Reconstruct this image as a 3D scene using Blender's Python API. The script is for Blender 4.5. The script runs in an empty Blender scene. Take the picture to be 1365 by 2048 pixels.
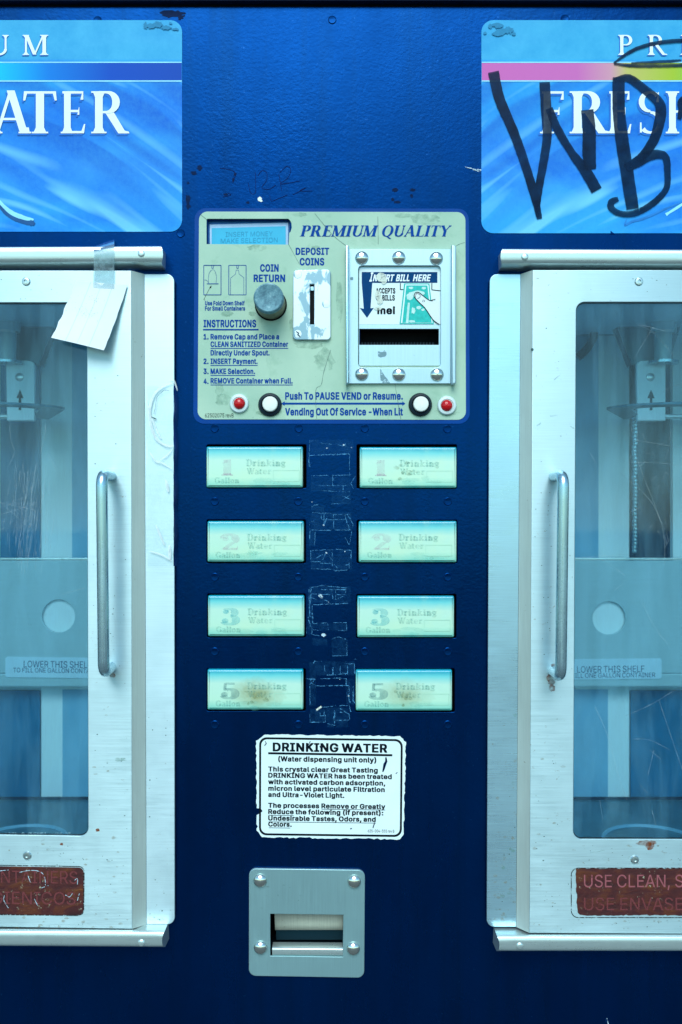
import bpy, math, random
from mathutils import Vector
R = math.radians
scene = bpy.context.scene
random.seed(7)

# ------------------------------------------------------------------ camera, sky, sun, exposure
S = 0.0005            # metres per reference unit on the machine front (half a millimetre)
ZC = 1.30             # height of the view centre over the ground
D = 1800.0            # camera distance from the machine front, in the same units
cam_d = bpy.data.cameras.new('Camera')
cam = bpy.data.objects.new('Camera', cam_d)
scene.collection.objects.link(cam)
cam.location = (0, -D * S, ZC)
cam.rotation_euler = (R(90), 0, 0)
cam_d.sensor_fit = 'VERTICAL'
cam_d.sensor_height = 36
cam_d.lens = 36 * D / 2048
cam_d.clip_start = 0.05
cam_d.clip_end = 600
cam_d.dof.use_dof = True
cam_d.dof.focus_distance = 0.885
cam_d.dof.aperture_fstop = 5.0
scene.camera = cam

SUN_EL, SUN_AZ = 44, -4          # elevation; azimuth from straight in front of the machine (negative: from the left)
world = bpy.data.worlds.new('World')
scene.world = world
world.use_nodes = True
wt = world.node_tree
wt.nodes.clear()
sky = wt.nodes.new('ShaderNodeTexSky')
sky.sky_type = 'NISHITA'
sky.sun_disc = False
sky.sun_elevation = R(SUN_EL)
sky.sun_rotation = R(180 - SUN_AZ)
sky.dust_density = 0.7
sky.ozone_density = 1.0
bg = wt.nodes.new('ShaderNodeBackground')
bg.inputs['Strength'].default_value = 0.15
wo = wt.nodes.new('ShaderNodeOutputWorld')
tint = wt.nodes.new('ShaderNodeMix')          # the cool white balance of the picture
tint.data_type = 'RGBA'; tint.blend_type = 'MULTIPLY'
tint.inputs[0].default_value = 1.0
tint.inputs[7].default_value = (0.64, 0.98, 1.0, 1)
wt.links.new(sky.outputs[0], tint.inputs[6])
wt.links.new(tint.outputs[2], bg.inputs[0])
wt.links.new(bg.outputs[0], wo.inputs[0])
sun_d = bpy.data.lights.new('Sun', 'SUN')
sun_d.energy = 2.0
sun_d.angle = R(40)
sun_d.color = (0.94, 1.0, 0.97)
sun = bpy.data.objects.new('Sun', sun_d)
scene.collection.objects.link(sun)
az = R(SUN_AZ)
sdir = Vector((math.sin(az) * math.cos(R(SUN_EL)), -math.cos(az) * math.cos(R(SUN_EL)), math.sin(R(SUN_EL))))
sun.rotation_euler = sdir.to_track_quat('Z', 'Y').to_euler()
vs = scene.view_settings
vs.view_transform = 'Standard'
vs.look = 'None'
vs.exposure = 0.36
vs.gamma = 1
vs.use_curve_mapping = False
scene.cycles.max_bounces = 10
scene.cycles.transparent_max_bounces = 16
scene.cycles.use_denoising = True

# ------------------------------------------------------------------ materials
def lin(r, g, b):
    f = lambda c: (c / 255 / 12.92) if c / 255 <= 0.04045 else ((c / 255 + 0.055) / 1.055) ** 2.4
    return (f(r), f(g), f(b), 1)

class NT:
    def __init__(s, name):
        s.m = bpy.data.materials.new(name)
        s.m.use_nodes = True
        s.t = s.m.node_tree
        s.t.nodes.clear()
        s.out = s.n('ShaderNodeOutputMaterial')
        s.tc = s.n('ShaderNodeTexCoord')
    def n(s, typ, **kw):
        nd = s.t.nodes.new(typ)
        for k, v in kw.items():
            if hasattr(nd, k) and not k[0].isupper():
                setattr(nd, k, v)
            else:
                nd.inputs[k.replace('_', ' ')].default_value = v
        return nd
    def l(s, a, b): s.t.links.new(a, b)
    def co(s, scale=(1, 1, 1), loc=(0, 0, 0), rot=(0, 0, 0), src='Object'):
        mp = s.n('ShaderNodeMapping')
        mp.inputs['Scale'].default_value = scale
        mp.inputs['Location'].default_value = loc
        mp.inputs['Rotation'].default_value = rot
        s.l(s.tc.outputs[src], mp.inputs[0])
        return mp.outputs[0]
    def noise(s, scale, stretch=(1, 1, 1), detail=4, rough=.55, dist=0, loc=(0, 0, 0)):
        nz = s.n('ShaderNodeTexNoise')
        nz.inputs['Scale'].default_value = scale
        nz.inputs['Detail'].default_value = detail
        nz.inputs['Roughness'].default_value = rough
        nz.inputs['Distortion'].default_value = dist
        s.l(s.co(stretch, loc), nz.inputs['Vector'])
        return nz.outputs['Fac']
    def ramp(s, fac, stops, interp='LINEAR'):
        r = s.n('ShaderNodeValToRGB')
        r.color_ramp.interpolation = interp
        el = r.color_ramp.elements
        while len(el) < len(stops): el.new(0.5)
        for e, (p, c) in zip(el, stops):
            e.position = p
            e.color = c if hasattr(c, '__len__') else (c, c, c, 1)
        s.l(fac, r.inputs[0])
        return r.outputs['Color']
    def mix(s, fac, a, b, mode='MIX'):
        mx = s.n('ShaderNodeMix', data_type='RGBA', blend_type=mode)
        for sock, v in ((mx.inputs[0], fac), (mx.inputs[6], a), (mx.inputs[7], b)):
            if hasattr(v, 'links') or hasattr(v, 'is_linked'): s.l(v, sock)
            else: sock.default_value = v
        return mx.outputs[2]
    def math(s, op, a, b=0.0):
        m = s.n('ShaderNodeMath', operation=op)
        for sock, v in ((m.inputs[0], a), (m.inputs[1], b)):
            if hasattr(v, 'is_linked'): s.l(v, sock)
            else: sock.default_value = v
        return m.outputs[0]
    def bump(s, h, strength, dist=.001):
        b = s.n('ShaderNodeBump')
        b.inputs['Strength'].default_value = strength
        b.inputs['Distance'].default_value = dist
        s.l(h, b.inputs['Height'])
        return b.outputs[0]
    def bsdf(s, color, rough=.5, metal=0.0, normal=None, alpha=None, **kw):
        p = s.n('ShaderNodeBsdfPrincipled')
        for key, v in (('Base Color', color), ('Roughness', rough), ('Metallic', metal), ('Alpha', alpha)):
            if v is None: continue
            if hasattr(v, 'is_linked'): s.l(v, p.inputs[key])
            else: p.inputs[key].default_value = v
        for k, v in kw.items():
            p.inputs[k.replace('_', ' ')].default_value = v
        if normal is not None: s.l(normal, p.inputs['Normal'])
        s.l(p.outputs[0], s.out.inputs[0])
        return p

def plain(name, col, rough=.5, metal=0.0, var=.12, vscale=60, **kw):
    kw.setdefault('Specular_IOR_Level', .22)
    n = NT(name)
    f = n.noise(vscale, detail=5)
    dark = tuple(c * (1 - var) for c in col[:3]) + (1,)
    light = tuple(min(1, c * (1 + var)) for c in col[:3]) + (1,)
    n.bsdf(n.ramp(f, [(.3, dark), (.7, light)]), rough, metal, **kw)
    return n.m

def steel(name, base, rough=.34, metal=.75, brush='h', spots=.5, grime=lin(120, 112, 90), bs=.08, var=.08, aniso=0.0):
    """brushed sheet metal with grain, specks and faint grime"""
    n = NT(name)
    st = (1, 1, 60) if brush == 'h' else (60, 1, 1)
    if brush == 'h': st = (6, 6, 420)
    else: st = (420, 6, 6)
    grain = n.noise(3.2, st, detail=3, rough=.7)
    cloud = n.noise(9, detail=4)
    c0 = tuple(c * (1 - var) for c in base[:3]) + (1,)
    c1 = tuple(min(1, c * (1 + var)) for c in base[:3]) + (1,)
    col = n.ramp(n.math('ADD', n.math('MULTIPLY', grain, .55), n.math('MULTIPLY', cloud, .45)), [(.35, c0), (.65, c1)])
    sp = n.math('MULTIPLY', n.ramp(n.noise(170, (1, 1, 1.6), detail=3, rough=.7), [(.66, 0), (.74, 1)]),
                n.ramp(n.noise(26, detail=3, loc=(.3, .1, .7)), [(.48, 0), (.66, 1)]))
    col = n.mix(n.math('MULTIPLY', sp, spots), col, grime)
    st2 = n.ramp(n.noise(18, (1, 1, .5), detail=6, rough=.65, loc=(2, 1, 3)), [(.58, 0), (.78, .35)])
    col = n.mix(n.math('MULTIPLY', st2, spots), col, tuple(c * .75 for c in base[:3]) + (1,))
    rr = n.math('ADD', n.ramp(grain, [(.3, rough - .08), (.7, rough + .05)]), n.ramp(n.noise(13, detail=6, rough=.7, loc=(5, 2, 8)), [(.4, 0), (.7, .10)]))
    p = n.bsdf(col, rr, metal, n.bump(grain, bs, .0004) if bs > 0 else None)
    if aniso > 0:                     # brushed along x: the reflection is drawn out upright
        p.inputs['Anisotropic'].default_value = aniso
        tg = n.n('ShaderNodeCombineXYZ'); tg.inputs[2].default_value = 1.0
        n.l(tg.outputs[0], p.inputs['Tangent'])
    return n.m

def blotch(name, col, lo, hi, scale, rough=.6, stretch=(1, 1, 1), dist=.5, amax=1.0, loc=(0, 0, 0)):
    """a stain with ragged holes"""
    n = NT(name)
    a = n.ramp(n.noise(scale, stretch, detail=7, rough=.7, dist=dist, loc=loc), [(lo, 0), (hi, amax)])
    n.bsdf(col, rough, 0, alpha=a, Specular_IOR_Level=.08)
    return n.m
M = {}
# blue powder-coat paint with orange peel
n = NT('blue_paint')
fine = n.noise(300, (1, 1, 1.25), detail=2, rough=.5)
mid = n.noise(90, detail=2)
h = n.math('ADD', fine, n.math('MULTIPLY', mid, .6))
col = n.ramp(n.noise(7, detail=5), [(.3, lin(0, 36, 86)), (.7, lin(0, 42, 98))])
streak = n.ramp(n.noise(16, (3, 1, .12), detail=6, rough=.65), [(.45, 0), (.75, .55)])
col = n.mix(streak, col, lin(4, 34, 72))
dots = n.math('MULTIPLY', n.ramp(n.noise(420, detail=2), [(.7, 0), (.76, 1)]), .30)
col = n.mix(dots, col, lin(40, 90, 150))
n.bsdf(col, n.ramp(n.noise(11, (1, 1, .35), detail=6, rough=.65), [(.3, .19), (.7, .36)]), 0.84, n.bump(h, .17, .0007), Specular_IOR_Level=.8, Specular_Tint=lin(90, 190, 255))
M['paint'] = n.m
M['trim'] = plain('dark_trim', lin(8, 24, 52), .45)
M['door'] = steel('brushed_door_steel', lin(188, 216, 222), .38, .7, 'h', 1.0, bs=.03, aniso=.88)
M['flange'] = steel('brushed_flange_steel', lin(186, 212, 220), .38, .7, 'h', .45, bs=.03, aniso=.85)
M['flange_bare'] = steel('bare_flange_steel', lin(176, 214, 228), .30, .75, 'h', .6, grime=lin(150, 130, 90), bs=.05, var=.1)
M['slant'] = steel('bevel_steel', lin(204, 214, 206), .42, .45, 'v', .8, grime=lin(120, 110, 80), bs=.03)  # base a little warmer than the door, painting in a warm reflection
M['rail'] = steel('rail_aluminium', lin(208, 224, 222), .30, .75, 'h', .15, bs=0, var=.03)
M['handle'] = steel('handle_steel', lin(176, 206, 216), .24, .88, 'v', .1, bs=.05)
M['chrome'] = plain('chrome', lin(225, 225, 216), .12, 1.0, .06, 400)
M['screw'] = plain('screw_zinc', lin(190, 205, 205), .28, .9, .1, 300)
M['plate'] = steel('coin_return_steel', lin(146, 182, 186), .38, .6, 'v', .55, grime=lin(60, 70, 60), bs=.04)
M['accept'] = steel('acceptor_aluminium', lin(176, 204, 214), .40, .6, 'v', .4, grime=lin(90, 110, 110), bs=.03)
M['flap'] = steel('worn_flap_steel', lin(176, 178, 164), .42, .6, 'v', 1.0, grime=lin(96, 66, 36), var=.2)
M['bay'] = steel('bay_steel', lin(190, 230, 246), .38, .05, 'v', .3)
M['bay_light'] = steel('bay_white_sheet', lin(222, 246, 252), .5, .0, 'v', .4)
M['shelf'] = steel('shelf_steel', lin(166, 202, 210), .42, .2, 'h', .3)
M['hood'] = steel('hood_steel', lin(60, 104, 120), .35, .5, 'h', .3)
M['ring'] = plain('holder_ring', lin(50, 106, 128), .4, .2)
M['bay_floor'] = plain('bay_floor', lin(70, 128, 150), .3, .2, .2, 20)
M['bay_pale_blue'] = plain('bay_blue_sheet', lin(120, 184, 214), .4, 0, .1, 12)  # paler blue of the back-wall strips and drain ring
M['bay_blue'] = plain('bay_mid_blue', lin(22, 112, 152), .5, 0, .25, 12, Specular_IOR_Level=.06)
M['bay_dark'] = plain('bay_dark_blue', lin(6, 50, 76), .5, 0, .3, 20, Specular_IOR_Level=.05)
M['hose'] = plain('dark_hose', lin(10, 40, 60), .4)
M['black'] = plain('black_cavity', lin(3, 6, 10), .8)
M['dark'] = plain('dark_plastic', lin(16, 34, 46), .45)
M['white_plastic'] = plain('white_plastic', lin(232, 234, 226), .35)
M['bezel'] = plain('lamp_bezel', lin(205, 222, 222), .35, .2)
M['red'] = plain('red_lens', lin(190, 8, 16), .18, 0, .15, 200, Coat_Weight=.6)
M['ink'] = plain('blue_ink', lin(6, 66, 146), .5, 0, .12, 220, Specular_IOR_Level=.06)
M['ink_dark'] = plain('navy_ink', lin(4, 62, 112), .5, 0, .1, 200, Specular_IOR_Level=.06)
M['ink_black'] = plain('black_ink', lin(8, 18, 28), .5, 0, .2, 200, Specular_IOR_Level=.06)
M['white_ink'] = plain('white_ink', lin(232, 242, 246), .5, 0, .03, 60)
M['ink_shadow'] = plain('blue_print_shadow', lin(20, 110, 205), .45, 0, .1)
M['paper'] = plain('note_paper', lin(226, 234, 236), .7, 0, .03, 40)
M['ruled'] = plain('ruled_line', lin(206, 224, 230), .7)
M['pencil'] = plain('pencil', lin(110, 130, 138), .7)
M['sticker_white'] = plain('white_sticker', lin(224, 240, 240), .45, 0, .03, 30)
M['shelf_label'] = plain('pale_shelf_label', lin(190, 226, 240), .45, 0, .04)
M['bill'] = plain('bill_green', lin(40, 186, 176), .5, 0, .15, 300)
M['bill_pale'] = plain('bill_pale', lin(190, 226, 220), .5, 0, .1, 300)
M['thumb'] = plain('thumb_print', lin(222, 232, 232), .5, 0, .03)
M['chip'] = plain('white_chip', lin(230, 238, 232), .6)
M['scuff'] = plain('dark_scuff', lin(0, 30, 70), .55, 0, .2, 200, Specular_IOR_Level=.06)
M['teal_scuff'] = plain('teal_scuff', lin(30, 128, 172), .55, 0, .12, 200)
M['scratch_line'] = plain('engraved_line', lin(0, 24, 82), .5, Specular_IOR_Level=.06)
M['concrete'] = plain('pavement_concrete', lin(104, 108, 106), .8, 0, .15, 4)

# control panel overlay: pale green plastic film with dirt
n = NT('pale_green_overlay')
c = n.ramp(n.noise(14, detail=6), [(.3, lin(156, 190, 168)), (.7, lin(180, 207, 184))])
d1 = n.ramp(n.noise(34, detail=7, rough=.7, dist=.6), [(.55, 0), (.74, .45)])
c = n.mix(d1, c, lin(112, 158, 128))
d2 = n.math('MULTIPLY', n.ramp(n.noise(210, detail=4, rough=.7), [(.66, 0), (.76, .6)]), n.ramp(n.noise(22, detail=3, loc=(4, 4, 4)), [(.5, 0), (.62, 1)]))
c = n.mix(d2, c, lin(70, 104, 88))
n.bsdf(c, .42, Specular_IOR_Level=.25)
M['overlay'] = n.m
M['overlay_border'] = plain('blue_overlay_border', lin(0, 64, 140), .38, 0, .1, 30, Specular_IOR_Level=.1)

# worn coin plate
n = NT('worn_coin_plate')
f = n.ramp(n.noise(42, (1.3, 1, .7), detail=6, rough=.6, dist=.8, loc=(1.37, 0, .4)), [(.52, 0), (.56, 1)])
c = n.mix(f, lin(214, 226, 232), lin(136, 168, 180))
n.bsdf(c, .38, .45, n.bump(n.noise(500, detail=2), .05, .0004))
M['coin_plate'] = n.m
# grey knob
n = NT('grey_rubbed_knob')
f = n.noise(120, detail=7, rough=.75)
n.bsdf(n.ramp(f, [(.35, lin(58, 96, 112)), (.55, lin(96, 138, 150)), (.72, lin(160, 190, 196))]), .5, .35)
M['knob'] = n.m
M['knob_side'] = plain('knob_side', lin(120, 116, 96), .45, .5, .25, 150)

# LCD
M['lcd_frame'] = plain('lcd_frame', lin(170, 200, 232), .3)
M['lcd_rim'] = plain('lcd_rim', lin(40, 110, 180), .3)
M['lcd'] = plain('lcd_glass', lin(60, 178, 214), .22, 0, .1, 20, Coat_Weight=.3)
M['lcd_text'] = plain('lcd_segments', lin(42, 148, 186), .3)

# rust plate
n = NT('rusty_red_sticker')
f = n.noise(40, (1, 1, 2.2), detail=7, rough=.7, dist=.5)
c = n.ramp(f, [(.3, lin(44, 18, 22)), (.5, lin(76, 28, 28)), (.64, lin(96, 46, 22)), (.8, lin(150, 92, 36))])
pk = n.math('MULTIPLY', n.ramp(n.noise(230, detail=4, rough=.7), [(.60, 0), (.67, 1)]), n.ramp(n.noise(38, detail=2, loc=(3, 2, 1)), [(.45, 0), (.6, 1)]))
c = n.mix(n.math('MULTIPLY', pk, .8), c, lin(190, 190, 160))
n.bsdf(c, .45, 0, n.bump(f, .4, .002))
M['rust'] = n.m
M['rust_text'] = blotch('faded_rust_text', lin(120, 62, 64), .18, .45, 90, amax=.9)
M['rust_text_pale'] = blotch('faded_pink_text', lin(160, 92, 98), .18, .45, 90, amax=.9)

M['rust_stain'] = blotch('rust_stain', lin(132, 64, 18), .34, .66, 110, amax=.9)
M['brown_dirt'] = blotch('brown_dirt', lin(150, 128, 84), .38, .8, 130, amax=.6)
M['dirt_stain'] = blotch('grey_dirt_stain', lin(110, 150, 130), .40, .80, 90, amax=.55)
M['worn_print'] = blotch('worn_print', lin(214, 222, 210), .34, .5, 150)
M['peel_grey'] = blotch('peeled_grey', lin(120, 150, 158), .46, .52, 160)
M['residue_line'] = blotch('tape_edge_residue', lin(84, 156, 204), .40, .60, 300, amax=.85)
M['residue_film'] = blotch('tape_film_residue', lin(40, 104, 156), .34, .8, 160, amax=.26)
M['residue_white'] = blotch('white_residue', lin(190, 214, 226), .42, .52, 260)
n = NT('navy_marker')
den = n.ramp(n.noise(26, detail=5, rough=.6), [(.3, .68), (.65, .97)])
dry = n.ramp(n.noise(140, (1, 1, .25), detail=6, rough=.75, dist=.3), [(.24, .0), (.36, 1)])
n.bsdf(n.ramp(n.noise(60, detail=4), [(.3, lin(0, 22, 46)), (.7, lin(2, 42, 78))]), .32, 0, alpha=n.math('MULTIPLY', den, dry), Specular_IOR_Level=.08)
M['marker'] = n.m
M['speck'] = plain('dark_speck', lin(70, 96, 96), .6)
M['black_edge'] = blotch('flaky_black_edge', lin(20, 26, 30), .42, .5, 300)

# clear tape, plastic film
def film(name, tint, haze, hz_lo, hz_hi, scale, gloss=.12, base=.08, stretch=(1, 1, 1), more=.45):
    n = NT(name)
    tr = n.n('ShaderNodeBsdfTransparent'); tr.inputs[0].default_value = tint
    df = n.n('ShaderNodeBsdfDiffuse'); df.inputs[0].default_value = haze
    gl = n.n('ShaderNodeBsdfGlossy'); gl.inputs['Roughness'].default_value = gloss
    f = n.ramp(n.noise(scale, stretch, detail=6, rough=.7, dist=.4), [(hz_lo, base), (hz_hi, min(1, base + more))])
    m1 = n.n('ShaderNodeMixShader'); n.l(f, m1.inputs[0]); n.l(tr.outputs[0], m1.inputs[1]); n.l(df.outputs[0], m1.inputs[2])
    fr = n.n('ShaderNodeFresnel'); fr.inputs[0].default_value = 1.38
    m2 = n.n('ShaderNodeMixShader'); n.l(fr.outputs[0], m2.inputs[0]); n.l(m1.outputs[0], m2.inputs[1]); n.l(gl.outputs[0], m2.inputs[2])
    n.l(m2.outputs[0], n.out.inputs[0])
    return n.m
M['tape'] = film('clear_tape', lin(222, 234, 236), lin(190, 220, 228), .35, .75, 90, .2, .14)
M['wrap'] = film('clear_wrap', lin(252, 254, 254), lin(214, 236, 240), .4, .9, 60, .15, .0, (1, 1, 1), .2)
M['wrap_fold'] = film('clear_wrap_fold', lin(252, 254, 254), lin(244, 252, 252), .3, .8, 90, .15, .35)
M['pane'] = film('scratched_glare_acrylic', lin(236, 250, 254), lin(150, 215, 240), .42, .85, 14, .03, .010, (2.4, 1, .35), .14)  # upright haze patches paint in reflections on the scratched acrylic
M['scratch'] = film('acrylic_scratch', lin(236, 246, 250), lin(220, 240, 246), .3, .7, 200, .2, .05, (1, 1, 1), .3)
M['nozzle'] = film('clear_nozzle', lin(190, 215, 220), lin(200, 214, 214), .35, .7, 80, .08, .35, (3, 3, .2))

# button lens: printed card under a clear frosted lens (the card is printed cyan on top, pale below; teal rims paint in the lens refraction)
def lens_mat(name, stain):
    n = NT(name)
    sx = n.n('ShaderNodeSeparateXYZ'); n.l(n.tc.outputs['Object'], sx.inputs[0])
    z = n.math('ADD', n.math('MULTIPLY', sx.outputs[2], 1 / .040), .5)
    wob = n.math('MULTIPLY', n.math('SUBTRACT', n.noise(30, detail=2), .5), .10)
    z = n.math('ADD', z, wob)
    c = n.ramp(z, [(0, lin(56, 168, 160)), (.07, lin(140, 210, 190)), (.25, lin(190, 230, 204)), (.66, lin(192, 230, 210)), (.86, lin(110, 208, 210)), (.97, lin(24, 160, 182))])
    if stain > 0:
        blob = n.n('ShaderNodeVectorMath', operation='LENGTH')
        n.l(n.co((1 / .030, 0, 1 / .017), loc=(-.05, 0, .25)), blob.inputs[0])
        f = n.math('ADD', blob.outputs['Value'], n.math('MULTIPLY', n.math('SUBTRACT', n.noise(70, detail=6, rough=.7), .5), 1.1))
        c = n.mix(n.ramp(f, [(.1, stain), (.62, stain * .35), (1.15, 0)]), c, lin(138, 134, 66))
    else:
        f = n.ramp(n.noise(24, detail=4), [(.5, 0), (.75, .35)])
        c = n.mix(f, c, lin(214, 232, 180))
    n.bsdf(c, .22, 0, Coat_Weight=.4, Coat_Roughness=.12)
    return n.m
M['lens'] = lens_mat('printed_button_lens', 0)  # card colour only, the lens gives off nothing
M['lens_stained'] = lens_mat('stained_button_lens', .8)
M['lens_stained_soft'] = lens_mat('yellowed_button_lens', .55)
M['faint'] = blotch('faded_grey_print', lin(116, 176, 166), .30, .75, 45, rough=.3, amax=.24)
M['print_wash'] = blotch('washed_out_print', lin(120, 200, 190), .3, .8, 60, rough=.3, amax=.2)
M['lens_grime'] = blotch('brown_lens_grime', lin(120, 130, 80), .35, .8, 90, rough=.4, amax=.5)
M['faint_line'] = plain('faded_line', lin(170, 212, 188), .3)
M['faint_pink'] = blotch('faded_pink_print', lin(206, 180, 196), .3, .8, 45, rough=.3, amax=.4)
M['faint_cyan'] = blotch('faded_cyan_print', lin(104, 196, 204), .3, .75, 60, rough=.3, amax=.6)
M['faint_slate'] = blotch('faded_slate_print', lin(96, 142, 146), .3, .75, 60, rough=.3, amax=.6)

# printed water-ripple sign (object origin = drop in the middle of the picture)
n = NT('water_ripple_print')
sx = n.n('ShaderNodeSeparateXYZ'); n.l(n.tc.outputs['Object'], sx.inputs[0])
ux = n.math('ABSOLUTE', sx.outputs[0])
vz = n.math('ADD', sx.outputs[2], n.math('MULTIPLY', n.math('POWER', ux, 1.6), 1.15))   # ripples bend down away from the drop
cb = n.n('ShaderNodeCombineXYZ'); n.l(n.math('MULTIPLY', ux, 5.5), cb.inputs[0]); n.l(n.math('MULTIPLY', vz, 38), cb.inputs[2])
nr = n.n('ShaderNodeTexNoise'); nr.inputs['Scale'].default_value = 1.0; nr.inputs['Detail'].default_value = 1.3; nr.inputs['Roughness'].default_value = .45; nr.inputs['Distortion'].default_value = .35
n.l(cb.outputs[0], nr.inputs['Vector'])
sn = n.math('SINE', n.math('ADD', n.math('MULTIPLY', vz, 150), n.math('MULTIPLY', nr.outputs['Fac'], 14)))
rip = n.ramp(n.math('ADD', n.math('MULTIPLY', nr.outputs['Fac'], .72), n.math('MULTIPLY', n.math('ADD', sn, 1), .085)), [(.30, 0), (.64, 1)])
broad = n.noise(5.5, (1, 1, 2), detail=2, dist=1.2)
sx = n.n('ShaderNodeSeparateXYZ'); n.l(n.tc.outputs['Object'], sx.inputs[0])
zz = n.math('MULTIPLY', sx.outputs[2], 1 / .20)
base = n.ramp(zz, [(0, lin(46, 160, 228)), (.28, lin(56, 146, 228)), (.55, lin(34, 146, 224)), (.78, lin(40, 168, 228)), (1, lin(60, 172, 220))])
c = n.mix(n.ramp(broad, [(.34, .8), (.62, 0)]), base, lin(6, 104, 216))
hi = n.math('MULTIPLY', n.ramp(rip, [(.55, 0), (.95, 1)]), n.ramp(zz, [(.0, .6), (.68, .85), (.735, 0)]))
c = n.mix(hi, c, lin(140, 220, 244))
lo = n.math('MULTIPLY', n.ramp(rip, [(.05, .65), (.42, 0)]), n.ramp(zz, [(.1, .25), (.40, .9), (.72, .8), (.735, 0)]))
c = n.mix(lo, c, lin(0, 84, 192))
top = n.ramp(zz, [(.80, 0), (.815, 1)])
c = n.mix(n.math('MULTIPLY', top, .85), c, n.ramp(n.noise(30, detail=6, rough=.7), [(.3, lin(40, 152, 206)), (.7, lin(76, 180, 222))]))
fade = n.ramp(n.noise(160, detail=5, rough=.8), [(.3, 0), (.8, .28)])
c = n.mix(fade, c, lin(84, 184, 226))
n.bsdf(c, .38, Specular_IOR_Level=.1)
M['sign'] = n.m
n = NT('rainbow_print')
sx = n.n('ShaderNodeSeparateXYZ'); n.l(n.tc.outputs['Object'], sx.inputs[0])
x01 = n.math('ADD', n.math('MULTIPLY', sx.outputs[0], 1 / .4785), .5)
c = n.ramp(x01, [(0, lin(206, 104, 178)), (.2, lin(204, 108, 178)), (.27, lin(210, 150, 170)), (.305, lin(196, 188, 108)), (.40, lin(168, 192, 56)), (.52, lin(50, 200, 110)), (.60, lin(20, 196, 240)), (.72, lin(6, 124, 214)), (.85, lin(2, 78, 184)), (1, lin(4, 72, 172))])
n.bsdf(c, .38, Specular_IOR_Level=.1)
M['rainbow'] = n.m
M['splash'] = plain('splash_print', lin(30, 120, 196), .4, 0, .3, 60)
M['splash_pale'] = plain('splash_pale_print', lin(150, 222, 250), .4, 0, .1, 60)
M['splash_dark'] = plain('splash_dark_print', lin(14, 82, 140), .4, 0, .2, 60)

# ------------------------------------------------------------------ mesh builder (units: half millimetres; x right, y down, e = towards the viewer)
class Fr:
    """a plane parallel to the machine front, d units in front of it"""
    def __init__(s, d): s.d = d; s.k = (D - d) / D
    def __call__(s, x, y, e=0.0):
        return Vector(((x - 682.5) * s.k * S, -(s.d + e) * S, ZC + (1024 - y) * s.k * S))

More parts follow.
